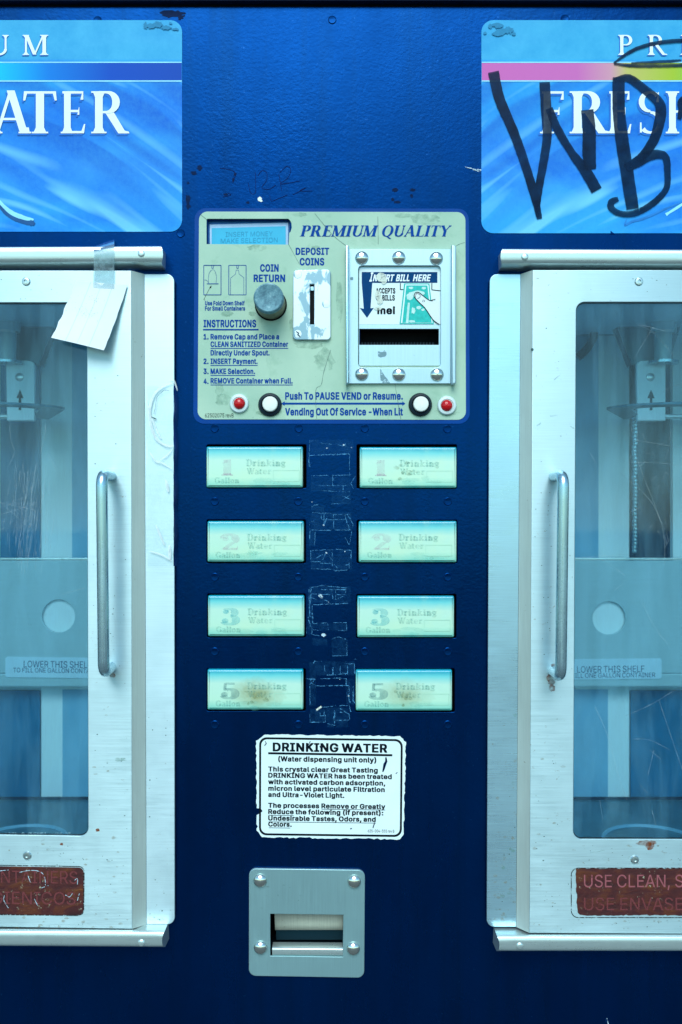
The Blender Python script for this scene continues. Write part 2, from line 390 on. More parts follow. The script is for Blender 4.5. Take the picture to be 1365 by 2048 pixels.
# outlines of a plain grotesque alphabet: letter -> (advance, 'x,y;x,y... per contour'), capitals 509 high
GLY = {
 '$': (446, '203,-74;244,-73;245,-8;281,-4;309,4;335,16;359,32;384,59;396,79;408,119;406,169;394,199;380,219;359,238;317,262;244,285;245,458;279,450;307,434;326,413;339,378;399,378;400,395;394,417;380,445;349,478;321,496;297,506;244,515;243,584;202,583;202,515;157,506;121,490;103,478;80,455;64,431;52,387;54,345;70,307;82,293;127,260;202,233;202,51;167,58;137,74;116,97;103,136;39,136;44,101;52,79;64,59;97,26;139,4;202,-9 245,50;244,221;249,222;285,210;316,193;334,177;344,157;346,133;342,113;326,87;303,68;269,54 201,296;149,318;124,341;118,353;118,399;126,415;141,432;171,450;191,456;202,455'),
 '(': (273, '177,-96;236,-95;210,-41;178,43;164,93;152,169;152,247;166,341;200,457;234,533;236,539;233,540;177,540;148,485;128,433;108,363;90,249;90,165;100,97;110,57;136,-17'),
 ')': (273, '39,-96;98,-95;130,-33;148,11;172,91;182,155;184,239;178,297;168,351;154,405;132,469;97,538;38,539;68,471;94,393;112,315;122,235;120,157;104,73;82,5'),
 ',': (187, '39,-120;83,-120;86,-117;134,57;135,72;68,71;38,-111'),
 '-': (453, '115,188;335,188;335,244;115,244'),
 '.': (187, '85,-4;113,-2;132,13;140,29;142,41;134,67;123,78;107,86;85,86;71,80;60,71;50,51;50,31;56,17;71,2'),
 '0': (453, '201,-6;251,-6;279,0;321,22;346,45;366,73;384,111;394,143;404,207;406,261;400,335;394,365;378,411;354,453;319,488;285,506;251,514;221,516;173,508;129,484;106,461;84,429;70,399;58,359;48,289;48,219;52,179;68,113;86,75;104,49;129,24;155,8 209,50;195,54;167,70;150,87;130,123;122,145;112,193;110,295;122,363;130,387;150,421;163,436;193,454;221,460;243,458;261,454;285,440;302,423;324,385;336,345;342,307;344,225;340,187;330,141;320,115;306,91;289,72;259,54;243,50'),
 '1': (453, '77,0;390,1;389,54;276,55;276,507;197,508;183,498;86,427;86,359;205,446;212,447;212,55;77,54'),
 '2': (453, '65,0;390,1;389,56;152,57;156,65;252,163;326,245;362,297;378,339;380,395;372,425;362,445;352,459;321,488;287,506;261,512;235,516;195,514;145,498;106,469;86,443;76,423;68,395;66,363;127,362;128,383;134,405;144,423;163,442;199,458;249,458;283,444;308,419;320,387;320,357;314,333;302,309;282,281;64,47'),
 '3': (453, '191,-6;259,-4;313,14;343,34;358,49;374,71;386,97;392,121;392,167;382,203;364,233;341,256;305,278;271,288;222,291;372,459;372,507;71,508;71,452;163,452;288,451;284,443;156,299;156,249;233,246;261,240;279,232;299,218;316,197;326,173;330,145;326,117;314,91;287,66;257,54;237,50;187,52;147,68;126,87;118,99;109,132;44,131;52,89;70,57;85,40;115,18;135,8'),
 '4': (453, '283,0;342,1;342,105;413,106;414,161;342,163;341,318;282,317;281,162;108,163;229,370;310,507;247,508;244,505;44,167;40,159;40,107;281,106'),
 '5': (453, '195,-6;247,-6;267,-2;287,4;331,30;360,61;380,97;390,137;390,189;378,235;356,273;327,302;293,322;257,332;217,334;173,324;137,302;134,303;150,451;365,452;366,507;149,508;96,507;68,253;129,246;143,258;185,274;247,274;279,260;302,239;320,209;328,175;326,137;318,111;308,93;277,64;237,50;195,52;159,68;142,83;132,97;121,130;60,129;62,107;72,77;94,45;115,26;137,12;167,0'),
 '6': (453, '201,-6;251,-6;271,-2;295,6;325,24;350,47;366,69;378,93;388,131;388,183;378,223;362,253;333,284;297,304;255,314;209,312;178,299;284,455;320,507;253,508;248,503;104,289;80,241;66,195;64,137;68,115;76,91;98,53;111,38;139,16;163,4 219,48;177,60;148,85;130,119;124,159;132,203;144,225;165,246;197,262;223,266;231,264;247,264;267,258;287,246;306,227;322,197;328,151;320,113;310,93;287,68;257,52'),
 '7': (453, '99,0;166,1;390,447;389,508;127,508;63,508;63,452;323,452;324,449;150,107'),
 '8': (453, '197,-6;269,-4;305,6;327,16;351,32;380,63;394,91;400,115;398,167;380,209;351,242;329,256;300,265;301,268;317,272;337,284;356,303;370,325;382,371;376,421;366,443;352,463;327,486;289,506;253,514;217,516;185,512;149,500;125,486;98,461;88,447;74,415;70,389;74,347;90,311;115,284;135,272;151,268;152,265;133,260;107,246;82,223;72,209;54,165;52,121;56,99;74,61;101,32;147,6 203,50;183,54;155,66;130,89;116,123;118,165;134,195;163,220;203,234;247,234;267,230;289,220;301,212;324,187;336,155;334,113;322,89;305,72;281,58;251,50 209,290;177,300;148,325;134,357;134,395;140,413;152,431;177,450;213,460;242,459;271,452;302,429;314,409;318,395;318,357;308,331;285,306;253,292'),
 ':': (187, '85,-4;113,-2;132,13;140,29;142,41;134,67;123,78;107,86;85,86;71,80;60,71;50,51;50,31;56,17;71,2 93,270;109,272;121,278;134,291;140,305;140,329;130,347;111,360;97,362;87,362;69,354;56,341;50,327;50,305;58,289;73,276'),
 'A': (479, '17,0;86,1;135,142;343,142;394,1;461,0;462,5;364,269;278,505;275,508;201,508 155,198;210,359;238,453;258,389;324,199'),
 'B': (456, '61,0;271,0;303,4;331,12;357,24;386,47;408,81;416,109;418,153;410,189;394,217;369,242;349,254;315,262;314,265;351,282;365,292;388,321;398,357;396,403;388,429;366,463;341,484;301,502;269,508;60,507 125,58;125,230;269,230;303,220;327,202;348,175;354,157;356,133;346,99;325,76;307,66;275,58 125,286;125,452;251,452;289,444;312,429;330,405;336,381;336,359;324,327;305,306;285,294;257,286'),
 'C': (510, '239,-6;295,-6;319,-2;357,10;387,26;418,51;448,89;464,123;472,159;409,160;402,137;380,101;357,80;329,64;303,56;269,52;243,54;207,64;183,76;150,105;134,127;116,165;104,223;104,285;108,313;116,343;136,385;148,401;185,434;221,450;257,456;307,452;344,437;361,426;390,395;409,348;471,348;466,379;448,419;428,447;399,474;375,490;337,506;301,514;259,516;213,510;181,500;153,486;125,466;102,443;78,409;58,367;48,333;40,269;42,211;50,167;70,113;104,63;145,28;177,10'),
 'D': (502, '61,0;237,0;301,10;351,30;375,46;400,69;416,89;436,123;452,169;460,213;462,267;456,325;446,363;420,415;397,444;351,480;325,492;283,504;257,508;60,507 125,58;124,451;233,452;277,446;321,428;350,403;366,385;382,355;398,291;400,253;396,205;388,171;370,131;360,117;321,82;297,70;271,62;247,58'),
 'E': (418, '61,0;376,1;375,58;124,59;125,228;355,228;356,285;137,286;124,287;125,452;372,453;371,508;60,507'),
 'F': (410, '61,0;124,1;125,222;346,223;345,278;124,279;124,451;205,452;370,453;369,508;60,507'),
 'G': (520, '239,-6;299,-6;355,8;399,32;428,59;450,89;472,141;478,183;478,255;283,256;283,200;414,199;412,165;398,125;378,97;359,80;331,64;305,56;269,52;243,54;207,64;187,74;144,113;132,131;114,171;104,223;104,285;114,337;136,385;167,420;185,434;209,446;237,454;281,456;305,452;337,440;363,422;388,393;409,348;473,348;474,353;464,387;448,419;434,439;403,470;357,498;299,514;231,514;175,498;129,470;98,439;82,417;56,363;42,299;42,211;46,183;58,141;72,109;88,83;125,42;177,10'),
 'H': (516, '61,0;124,1;125,232;391,232;392,1;456,1;456,497;455,508;392,507;391,288;125,288;124,507;60,507'),
 'I': (300, '33,0;270,1;269,58;182,59;182,451;269,452;270,507;32,507;33,452;118,451;118,59;33,58'),
 'K': (466, '61,0;124,1;124,167;197,244;373,0;448,1;244,287;248,295;359,412;446,507;363,508;184,315;125,244;124,507;60,507'),
 'L': (392, '61,0;362,1;361,58;124,59;124,271;124,507;60,507'),
 'M': (628, '61,0;122,1;121,432;164,305;287,0;342,1;456,289;505,432;504,1;568,1;568,75;567,508;477,508;474,505;350,183;315,74;282,177;154,505;151,508;61,508'),
 'N': (523, '61,0;124,1;124,363;121,428;192,305;384,3;387,0;464,1;464,507;398,507;398,167;401,82;354,167;138,507;60,507'),
 'O': (533, '239,-6;295,-6;327,0;357,10;405,40;436,71;468,123;486,177;492,215;492,293;486,331;468,385;444,427;421,454;377,488;329,508;291,514;259,516;205,508;157,488;131,470;104,445;70,395;54,355;42,297;40,241;46,185;58,141;82,93;98,71;129,40;151,24;177,10 267,52;243,54;207,64;175,82;150,105;124,145;116,165;104,223;104,285;108,313;116,343;136,385;148,401;185,434;221,450;267,456;295,454;329,444;365,422;386,401;408,367;418,343;430,281;430,229;426,197;416,161;396,121;367,88;347,74;311,58'),
 'P': (444, '61,0;124,1;125,186;261,186;295,192;323,202;347,216;374,241;384,255;398,283;406,311;408,371;398,413;378,449;363,464;351,476;315,496;265,508;60,507 125,242;125,452;251,452;291,442;316,425;328,411;340,385;344,367;344,329;330,287;307,262;279,248;245,242'),
 'Q': (533, '401,-48;468,-47;404,39;436,71;460,107;476,143;486,177;492,215;492,293;486,331;474,371;452,415;430,445;387,482;353,500;321,510;275,516;233,514;192,503;147,482;104,445;84,419;58,367;46,323;40,269;42,211;58,141;76,103;98,71;129,40;151,24;177,10;239,-6;295,-6;357,10 267,52;223,58;187,74;150,105;124,145;114,171;104,223;104,285;114,337;126,367;148,401;185,434;221,450;255,456;305,452;345,436;371,416;386,401;408,367;424,321;430,281;430,229;420,173;396,121;367,88;311,160;247,160;246,157;318,63;311,58'),
 'R': (448, '61,0;124,1;125,198;247,198;352,1;427,0;314,207;349,226;367,240;382,257;400,291;408,323;410,357;406,391;394,427;376,455;361,470;335,488;313,498;267,508;61,508 125,256;125,452;253,452;289,444;318,425;328,415;338,397;344,375;346,349;340,313;330,293;311,274;293,264;261,256'),
 'S': (446, '193,-8;255,-8;281,-4;309,4;335,16;359,32;384,59;396,79;408,119;408,157;402,183;388,209;369,230;341,250;297,270;207,294;159,312;141,324;124,341;118,353;116,391;132,423;143,434;171,450;203,458;247,458;279,450;299,440;326,413;339,378;400,379;400,395;386,435;366,463;349,478;321,496;297,506;237,516;193,514;157,506;121,490;103,478;80,455;64,431;52,387;54,345;60,327;70,307;99,278;127,260;155,248;285,210;321,190;334,177;342,163;346,145;344,121;336,101;326,87;309,72;287,60;249,50;199,50;179,54;149,66;137,74;116,97;103,136;38,135;40,115;52,79;64,59;87,34;109,18;139,4'),
 'T': (448, '193,0;256,1;256,451;416,453;415,508;255,508;32,507;33,452;192,451'),
 'U': (517, '237,-8;281,-8;319,-2;349,8;379,24;420,61;434,81;452,125;458,171;458,507;392,507;390,147;376,111;347,78;315,60;281,52;237,52;203,60;161,86;134,125;124,167;124,507;60,507;60,159;64,131;74,99;96,63;135,26;173,6;207,-4'),
 'V': (479, '205,0;277,0;280,3;462,505;461,508;394,507;282,187;249,80;240,55;190,215;86,505;83,508;18,507'),
 'W': (686, '155,0;229,0;232,3;322,335;343,434;370,311;454,3;457,0;529,0;532,3;670,507;603,508;520,189;498,85;494,65;490,71;466,183;379,508;307,508;304,503;228,215;193,62;168,181;84,505;81,508;17,508'),
 'Y': (471, '205,0;268,1;268,209;454,507;381,508;378,505;268,325;247,284;238,265;234,267;206,323;91,508;18,507;204,209'),
 'Z': (438, '43,0;400,1;399,58;116,57;160,115;394,457;395,508;40,507;41,452;324,453;278,393;44,51'),
 'a': (389, '139,-8;183,-8;215,0;243,16;262,35;273,52;276,51;277,0;336,1;336,275;332,297;320,325;293,356;265,372;215,384;171,384;121,372;83,350;55,318;42,291;99,274;112,295;127,310;147,322;173,330;217,330;237,324;253,314;266,299;274,279;276,251;274,243;265,234;235,226;137,214;95,202;63,184;48,169;36,147;30,119;30,99;34,73;48,43;69,20;87,8;111,-2 151,46;117,58;98,77;92,95;92,115;98,133;115,150;143,162;231,176;255,180;276,189;276,131;272,111;264,93;247,72;215,52;191,46'),
 'b': (424, '211,-8;247,-8;293,4;327,26;352,53;370,83;386,133;390,161;390,215;386,245;376,279;358,315;325,352;301,368;271,380;251,384;195,382;177,376;151,360;136,345;120,321;115,320;114,385;114,507;52,507;52,1;111,0;112,57;119,58;134,35;155,14;179,0 217,46;199,48;175,56;157,68;138,89;126,111;118,135;112,197;116,233;126,267;148,301;163,314;187,326;223,330;253,326;267,320;289,304;302,289;316,263;326,227;328,169;316,115;296,81;281,66;261,54;241,48'),
 'c': (395, '189,-8;227,-8;251,-4;299,16;313,26;344,59;356,81;362,101;305,116;290,85;269,64;251,54;231,48;185,48;153,60;124,87;114,103;102,135;96,171;96,205;102,241;114,273;124,289;147,312;169,324;197,330;233,328;263,316;277,304;290,291;303,262;362,277;354,299;340,323;303,358;281,370;243,382;185,384;163,380;119,362;82,331;62,303;42,255;34,205;36,151;46,107;62,73;82,45;117,16;139,4'),
 'd': (424, '179,-8;227,-6;261,8;284,27;307,58;312,57;313,0;372,1;372,507;310,507;310,419;309,320;271,362;243,378;217,384;175,384;155,380;113,362;78,331;64,311;44,265;36,227;34,171;38,135;52,89;74,51;95,28;137,2 203,46;183,48;159,56;137,72;116,99;102,135;98,155;96,207;102,243;112,271;124,291;157,320;181,328;205,330;229,328;255,318;269,308;286,289;294,277;306,245;312,207;312,171;300,115;282,83;263,64;245,54'),
 'e': (403, '193,-8;249,-6;283,4;307,16;346,51;360,75;364,91;307,106;290,77;279,66;259,54;227,46;197,46;177,50;149,62;116,95;102,127;96,169;371,170;370,213;364,263;354,291;340,317;307,352;273,372;225,384;171,382;143,374;115,360;80,329;64,307;52,283;36,225;34,169;40,127;48,101;68,63;80,47;105,24;141,4 97,220;100,247;116,283;141,310;161,322;189,330;221,330;253,320;277,300;290,285;302,259;308,235;307,220'),
 'f': (253, '81,0;142,1;142,327;228,329;227,380;142,381;144,441;150,455;161,466;175,472;209,474;227,468;240,515;241,522;221,528;173,530;153,526;125,514;102,495;84,463;80,437;80,381;6,379;7,328;80,327'),
 'g': (425, '179,-150;249,-148;275,-142;305,-130;342,-101;354,-85;366,-59;372,-31;372,379;314,379;313,318;306,321;279,356;253,374;237,380;217,384;175,384;137,374;111,360;80,333;54,293;40,251;34,209;34,173;42,123;62,77;78,55;101,34;133,16;159,8;193,4;223,6;245,12;273,28;292,47;302,63;307,68;312,67;310,-29;296,-61;269,-84;233,-96;199,-98;169,-94;141,-82;127,-72;101,-40;52,-69;62,-89;103,-126;139,-142 185,60;147,74;124,95;116,107;108,123;98,159;98,225;102,245;116,279;145,312;181,328;221,328;237,326;259,316;290,285;302,261;310,231;310,153;294,107;284,93;263,74;225,60'),
 'h': (410, '53,0;114,1;114,245;120,271;132,293;151,312;181,326;209,330;245,324;265,312;282,293;292,271;296,249;296,1;357,0;356,245;354,283;348,305;334,333;309,360;275,378;247,384;207,384;183,378;151,362;137,350;122,331;115,316;114,507;53,508'),
 'i': (166, '53,0;114,1;113,380;52,379 83,442;97,444;109,450;120,461;126,475;126,493;120,505;107,518;85,524;61,518;52,511;42,493;42,473;48,461;59,450'),
 'l': (189, '119,-2;171,0;179,2;180,9;170,53;131,54;118,65;114,81;114,507;52,507;52,79;56,53;68,27;89,8'),
 'm': (609, '53,0;114,1;116,267;124,287;147,314;169,326;185,330;215,330;245,318;264,299;272,281;275,0;336,1;336,265;350,299;365,314;393,328;435,330;459,322;484,301;492,285;496,263;496,69;496,1;556,1;556,281;542,327;530,345;513,362;485,378;465,384;419,386;399,382;373,372;347,354;330,335;317,310;300,347;279,368;245,384;205,386;175,378;151,364;128,341;113,312;112,379;53,380'),
 'n': (409, '53,0;114,1;116,257;132,293;151,312;169,322;209,330;245,324;265,312;276,301;290,277;296,249;296,1;358,1;358,121;358,243;354,283;340,323;328,341;309,360;285,374;259,382;207,384;189,380;161,368;137,350;113,314;112,379;53,380'),
 'o': (415, '189,-8;225,-8;259,-2;299,16;313,26;338,51;358,81;370,109;380,155;380,219;376,245;362,287;346,315;313,350;285,368;259,378;225,384;185,384;163,380;119,362;95,344;68,313;50,279;38,239;34,205;38,137;50,97;68,63;103,26;127,10;157,-2 199,46;175,50;153,60;120,93;102,135;96,171;96,205;102,241;114,273;124,289;159,320;183,328;217,330;241,326;259,318;271,310;294,285;312,245;318,217;320,183;314,137;306,113;288,83;271,66;251,54;231,48'),
 'p': (424, '53,-142;114,-141;115,58;120,57;134,35;153,16;171,4;211,-8;247,-8;277,-2;311,14;346,45;360,65;378,103;386,133;390,161;390,215;386,245;376,279;364,305;344,333;317,358;283,376;251,384;209,384;177,376;159,366;136,345;120,321;113,320;111,380;52,379 217,46;199,48;175,56;157,68;138,89;126,111;118,135;112,197;116,233;126,267;148,301;163,314;187,326;223,330;253,326;267,320;289,304;302,289;316,263;326,227;328,169;316,115;296,81;281,66;261,54;241,48'),
 'r': (259, '53,0;114,1;114,251;126,285;145,306;169,320;195,326;244,323;244,383;189,382;167,376;145,362;128,345;115,320;112,321;111,380;52,379'),
 's': (364, '161,-8;205,-8;229,-4;255,4;279,16;291,24;318,55;328,79;332,105;330,127;318,157;289,186;251,204;147,230;125,242;110,263;110,291;118,305;135,320;169,332;205,332;235,322;252,307;269,278;324,291;318,309;300,339;277,360;241,378;195,384;165,384;135,378;117,372;89,356;74,343;58,321;50,303;46,275;48,253;60,223;89,194;139,172;231,150;247,142;266,119;268,95;260,77;235,56;201,46;163,46;127,58;108,75;93,106;36,93;48,57;73,26;109,4'),
 't': (227, '153,-4;189,-4;209,0;212,11;201,54;183,50;151,52;139,58;128,75;126,327;203,328;204,379;127,380;126,451;125,472;64,471;64,381;7,380;6,329;64,327;64,93;70,55;80,35;101,14;119,4'),
 'u': (410, '181,-6;223,0;257,16;274,31;297,66;298,1;358,1;358,379;297,380;296,137;288,105;278,87;268,77;259,68;237,56;213,50;191,50;177,52;149,64;130,83;118,107;114,127;114,379;53,380;52,131;58,87;78,43;103,18;133,2'),
 'v': (389, '163,0;225,0;230,7;372,379;304,379;226,163;202,83;194,59;164,161;86,377;83,380;18,379'),
 'w': (567, '139,0;197,0;200,3;256,197;283,306;366,5;369,0;430,1;544,375;543,380;481,380;426,189;402,89;396,69;368,193;315,380;253,380;250,375;198,187;171,70;168,71;148,163;88,379;23,380;126,35'),
 'y': (389, '87,-146;123,-142;157,-126;182,-101;202,-65;372,379;307,380;304,377;226,163;196,61;192,67;164,161;86,377;83,380;18,379;162,1;148,-45;129,-76;119,-84;103,-90;81,-90;69,-86;60,-89;48,-139'),
}
GLYB = {
 '$': (495, '179,-100;273,-98;282,-87;282,-33;339,-20;365,-8;389,8;424,47;438,75;446,105;444,183;430,217;416,237;399,254;371,274;327,294;282,307;283,404;296,383;300,363;309,354;423,352;429,354;438,365;438,409;432,431;412,469;371,508;327,530;282,541;282,597;273,608;265,610;173,608;164,597;164,539;111,524;73,502;44,473;28,449;18,423;14,401;16,331;34,289;59,262;77,248;115,228;164,211;164,103;152,115;146,129;144,147;133,160;15,162;9,160;0,149;0,117;6,87;14,65;28,41;67,2;109,-20;164,-33;164,-87;173,-98 283,100;282,171;295,162;304,149;306,135;300,119 163,356;154,375;160,393;164,397'),
 '(': (322, '153,-122;259,-122;265,-120;274,-109;274,-81;238,-3;210,77;196,137;190,183;190,233;204,327;238,443;274,525;274,553;265,564;257,566;153,566;140,557;110,499;92,453;70,377;58,315;52,263;52,151;62,83;80,17;98,-31;138,-111'),
 ')': (322, '15,-122;121,-122;134,-113;168,-47;186,-3;204,53;216,109;222,165;222,253;216,311;206,365;192,419;170,483;138,549;125,564;121,564;15,566;9,564;0,553;0,523;36,441;62,357;78,277;84,221;80,155;66,87;44,19;0,-79;0,-109;9,-120'),
 ',': (237, '15,-146;107,-146;122,-135;174,51;174,85;165,96;159,98;45,98;32,89;28,81;0,-97;0,-133;9,-144'),
 '-': (502, '91,162;365,164;374,175;374,257;365,268;359,270;85,268;76,257;76,175;85,164'),
 '.': (237, '61,-30;129,-30;143,-26;168,-5;176,9;180,27;180,55;176,73;170,85;153,102;131,112;61,112;49,108;24,89;14,71;14,11;33,-16'),
 '0': (502, '177,-32;275,-32;309,-24;351,-2;382,27;410,69;426,109;438,159;444,233;442,315;432,379;422,411;396,463;361,502;329,524;297,536;275,540;175,540;143,532;99,508;70,479;48,447;26,395;14,343;10,303;10,205;20,135;36,85;60,41;99,0;125,-16 227,78;197,94;178,117;160,159;148,229;150,301;168,373;186,403;201,418;227,430;255,416;266,405;286,371;300,321;306,269;306,239;300,189;282,129;259,96'),
 '1': (502, '53,-26;413,-26;419,-24;428,-13;428,67;419,78;314,81;314,521;305,532;299,534;243,534;167,532;57,452;48,441;48,345;57,334;117,334;174,375;174,81;47,78;38,67;38,-13;47,-24'),
 '2': (502, '41,-26;413,-26;419,-24;428,-13;428,69;419,80;228,83;322,181;370,237;406,295;418,335;416,419;410,439;388,477;351,512;317,530;279,540;253,542;171,540;115,522;93,508;70,487;50,461;38,437;28,397;28,349;37,338;43,336;157,338;166,349;168,379;180,405;199,422;223,432;243,426;261,414;272,401;282,373;276,347;246,299;28,65;26,-13;35,-24'),
 '3': (502, '167,-32;269,-32;301,-26;335,-14;373,10;394,31;420,73;430,107;430,181;414,229;400,251;363,286;335,302;296,313;408,441;410,521;401,532;395,534;47,534;41,532;32,521;32,449;34,435;47,426;216,425;120,317;118,235;127,224;133,222;209,220;241,212;259,202;280,179;290,151;288,131;278,109;265,96;245,84;225,78;211,78;177,92;162,105;152,121;146,149;133,158;21,158;15,156;6,145;6,109;12,81;26,51;44,27;67,6;105,-16'),
 '4': (502, '259,-26;371,-24;380,-13;380,79;437,80;443,82;452,93;450,179;437,188;380,189;378,335;365,344;260,345;348,493;348,521;339,532;283,534;223,534;208,523;2,173;2,93;11,82;243,80;244,-13;253,-24 169,188;243,314;244,189'),
 '5': (502, '171,-32;271,-32;317,-20;361,6;396,43;418,83;428,123;428,203;416,249;404,273;382,303;349,332;323,346;281,358;180,359;186,423;189,426;395,428;404,439;402,525;389,534;141,534;73,534;67,532;58,521;30,281;30,239;39,228;45,226;95,220;153,220;189,242;209,248;229,246;257,230;272,213;282,195;288,173;288,151;284,135;272,111;255,94;223,78;207,82;179,100;166,119;158,147;145,156;31,154;22,143;22,105;36,59;50,37;75,10;115,-16'),
 '6': (502, '177,-32;275,-32;295,-28;337,-12;363,6;394,39;416,79;422,97;426,117;426,197;416,237;398,271;363,308;345,320;303,336;254,341;356,487;358,513;356,525;343,534;223,532;206,513;80,327;48,269;34,233;26,197;26,123;38,77;50,53;72,23;103,-4;133,-20 221,78;195,92;176,115;166,141;164,165;170,189;180,207;203,228;221,236;231,236;257,222;278,197;288,167;288,147;282,127;268,103;249,86;231,78'),
 '7': (502, '75,-26;189,-26;202,-17;428,433;428,521;419,532;171,534;39,534;33,532;24,521;24,439;33,428;266,425;60,17;60,-13;69,-24'),
 '8': (502, '173,-32;279,-32;311,-26;357,-8;381,8;416,45;432,77;438,101;438,171;432,195;406,241;376,269;404,303;418,341;420,403;414,435;402,461;388,481;357,510;319,530;277,540;173,540;145,534;119,524;87,504;62,479;42,445;34,419;32,357;36,333;54,293;76,269;40,233;20,193;14,165;14,107;18,85;38,43;71,8;117,-18 227,76;201,82;179,94;162,113;154,137;156,151;164,169;181,188;205,202;225,206;247,202;271,188;288,169;298,141;292,117;275,96;251,82 223,318;197,330;184,343;174,363;172,381;178,399;189,414;207,426;229,432;249,424;266,411;276,395;280,371;272,349;255,330;241,322'),
 ':': (237, '61,-30;129,-30;143,-26;168,-5;176,9;180,27;180,55;176,73;170,85;153,102;131,112;61,112;49,108;24,89;14,71;14,11;33,-16 69,244;121,244;139,248;151,254;170,273;176,285;178,343;174,353;166,365;149,380;121,388;63,388;45,382;20,359;14,347;12,291;18,277;43,252'),
 'A': (529, '-7,-26;115,-24;124,-13;169,116;311,116;356,-13;365,-24;491,-24;500,-13;500,19;395,302;314,523;299,534;171,532;164,525;156,505;-22,15;-22,-13;-13,-24 207,224;238,317;247,294;272,225'),
 'B': (505, '37,-26;295,-26;327,-22;361,-12;387,0;407,14;430,39;446,67;452,85;456,109;456,167;448,203;438,223;422,245;396,267;424,303;436,343;434,417;426,443;413,466;402,481;371,508;343,522;307,532;37,534;24,525;22,-13;31,-24 163,84;163,204;257,202;277,194;293,182;306,167;316,143;312,121;295,100;277,90;251,84 163,312;163,426;243,424;259,420;278,409;294,385;296,363;288,345;275,330;255,318;233,312'),
 'C': (559, '215,-32;319,-32;351,-26;387,-14;417,2;454,33;476,59;498,99;510,139;510,173;501,184;495,186;379,184;368,169;358,139;335,110;299,88;269,80;237,88;213,100;186,123;170,145;154,179;146,209;142,271;152,323;162,349;184,383;199,398;215,410;245,424;263,428;291,424;323,408;348,385;364,357;372,331;385,322;495,322;501,324;510,335;510,369;498,409;484,437;464,465;439,490;415,508;393,520;347,536;305,542;235,542;189,536;151,524;123,510;95,490;52,443;30,405;10,347;2,283;2,225;6,183;16,139;30,103;48,71;68,45;101,14;147,-14;183,-26'),
 'D': (551, '37,-26;261,-26;309,-20;351,-8;381,6;425,40;452,71;474,109;494,171;500,229;498,311;488,363;474,401;452,439;422,471;405,488;381,504;355,516;317,528;281,534;37,534;24,525;22,-13;31,-24 163,84;162,425;209,426;253,420;291,404;316,383;330,367;344,341;360,277;360,235;356,209;350,185;334,149;305,116;267,94;223,84'),
 'E': (467, '37,-26;399,-26;405,-24;414,-13;414,71;405,82;162,85;163,202;385,204;394,215;392,303;379,312;162,313;163,426;401,428;410,439;408,525;395,534;37,534;31,532;22,521;22,-13;31,-24'),
 'F': (459, '37,-26;147,-26;160,-17;163,196;369,196;382,205;384,291;375,302;162,305;163,426;309,426;393,426;406,435;408,521;399,532;37,534;24,525;22,-13;31,-24'),
 'G': (569, '215,-32;335,-30;385,-16;429,8;464,41;486,71;510,127;516,169;516,269;507,280;259,282;253,280;244,269;244,187;253,176;371,174;372,171;358,137;342,115;301,88;269,80;257,82;237,88;203,108;174,139;154,179;142,237;142,271;152,323;160,345;176,373;209,406;245,424;261,428;281,426;299,420;323,406;352,375;372,331;379,324;497,322;503,324;512,335;512,367;502,401;490,427;470,457;433,494;407,512;377,526;345,536;303,542;233,542;179,534;145,522;119,508;99,494;62,457;46,435;26,397;14,363;4,313;2,225;8,169;16,139;28,107;44,77;66,47;95,18;147,-14;183,-26'),
 'H': (566, '37,-26;147,-26;160,-17;163,206;353,206;356,-17;369,-26;479,-26;492,-17;494,521;487,530;479,534;369,534;356,525;353,314;163,314;160,525;147,534;37,534;24,525;22,-13;31,-24'),
 'I': (349, '9,-26;293,-26;306,-17;306,75;293,84;220,85;220,425;293,426;306,435;308,521;299,532;294,533;9,534;-4,525;-4,435;9,426;80,425;80,85;9,84;-4,75;-6,-13;3,-24'),
 'K': (516, '37,-26;147,-26;160,-17;162,151;193,184;326,-5;343,-24;471,-26;484,-17;486,15;482,23;294,285;408,409;478,483;484,493;484,521;475,532;469,534;333,532;163,348;160,525;147,534;37,534;24,525;22,-13;31,-24'),
 'L': (442, '37,-26;385,-26;391,-24;400,-13;400,71;391,82;162,85;162,311;160,525;147,534;37,534;31,532;22,521;22,-13;31,-24'),
 'M': (677, '37,-26;145,-26;158,-17;161,204;246,-11;257,-24;365,-26;378,-17;465,204;468,-17;481,-26;597,-24;606,-13;606,421;606,521;597,532;447,532;436,519;315,202;190,523;175,534;31,532;22,521;22,-13;31,-24'),
 'N': (572, '37,-26;147,-26;153,-24;162,-13;163,278;348,-15;357,-24;487,-26;500,-17;502,521;493,532;488,533;375,534;369,532;360,521;359,232;178,519;167,532;37,534;24,525;22,-13;31,-24'),
 'O': (582, '215,-32;319,-32;351,-26;387,-14;413,0;435,16;484,69;506,109;524,163;530,201;530,307;518,367;496,419;466,463;417,506;383,524;345,536;315,540;209,540;151,524;117,506;85,480;48,437;20,381;8,337;2,283;4,197;16,139;40,85;62,53;115,4;147,-14;183,-26 267,80;237,88;217,98;186,123;168,149;154,179;142,237;146,299;154,329;172,367;184,383;215,410;235,420;267,428;281,426;315,412;350,383;364,363;380,329;392,267;388,211;378,175;360,139;337,112;317,98;297,88'),
 'P': (493, '37,-26;147,-26;160,-17;163,160;285,160;319,166;353,178;377,192;416,231;432,259;444,297;446,385;436,427;422,455;402,481;389,492;369,508;345,520;289,534;37,534;24,525;22,-13;31,-24 163,268;162,425;241,424;261,418;283,404;300,377;306,353;304,331;290,299;271,282;239,270'),
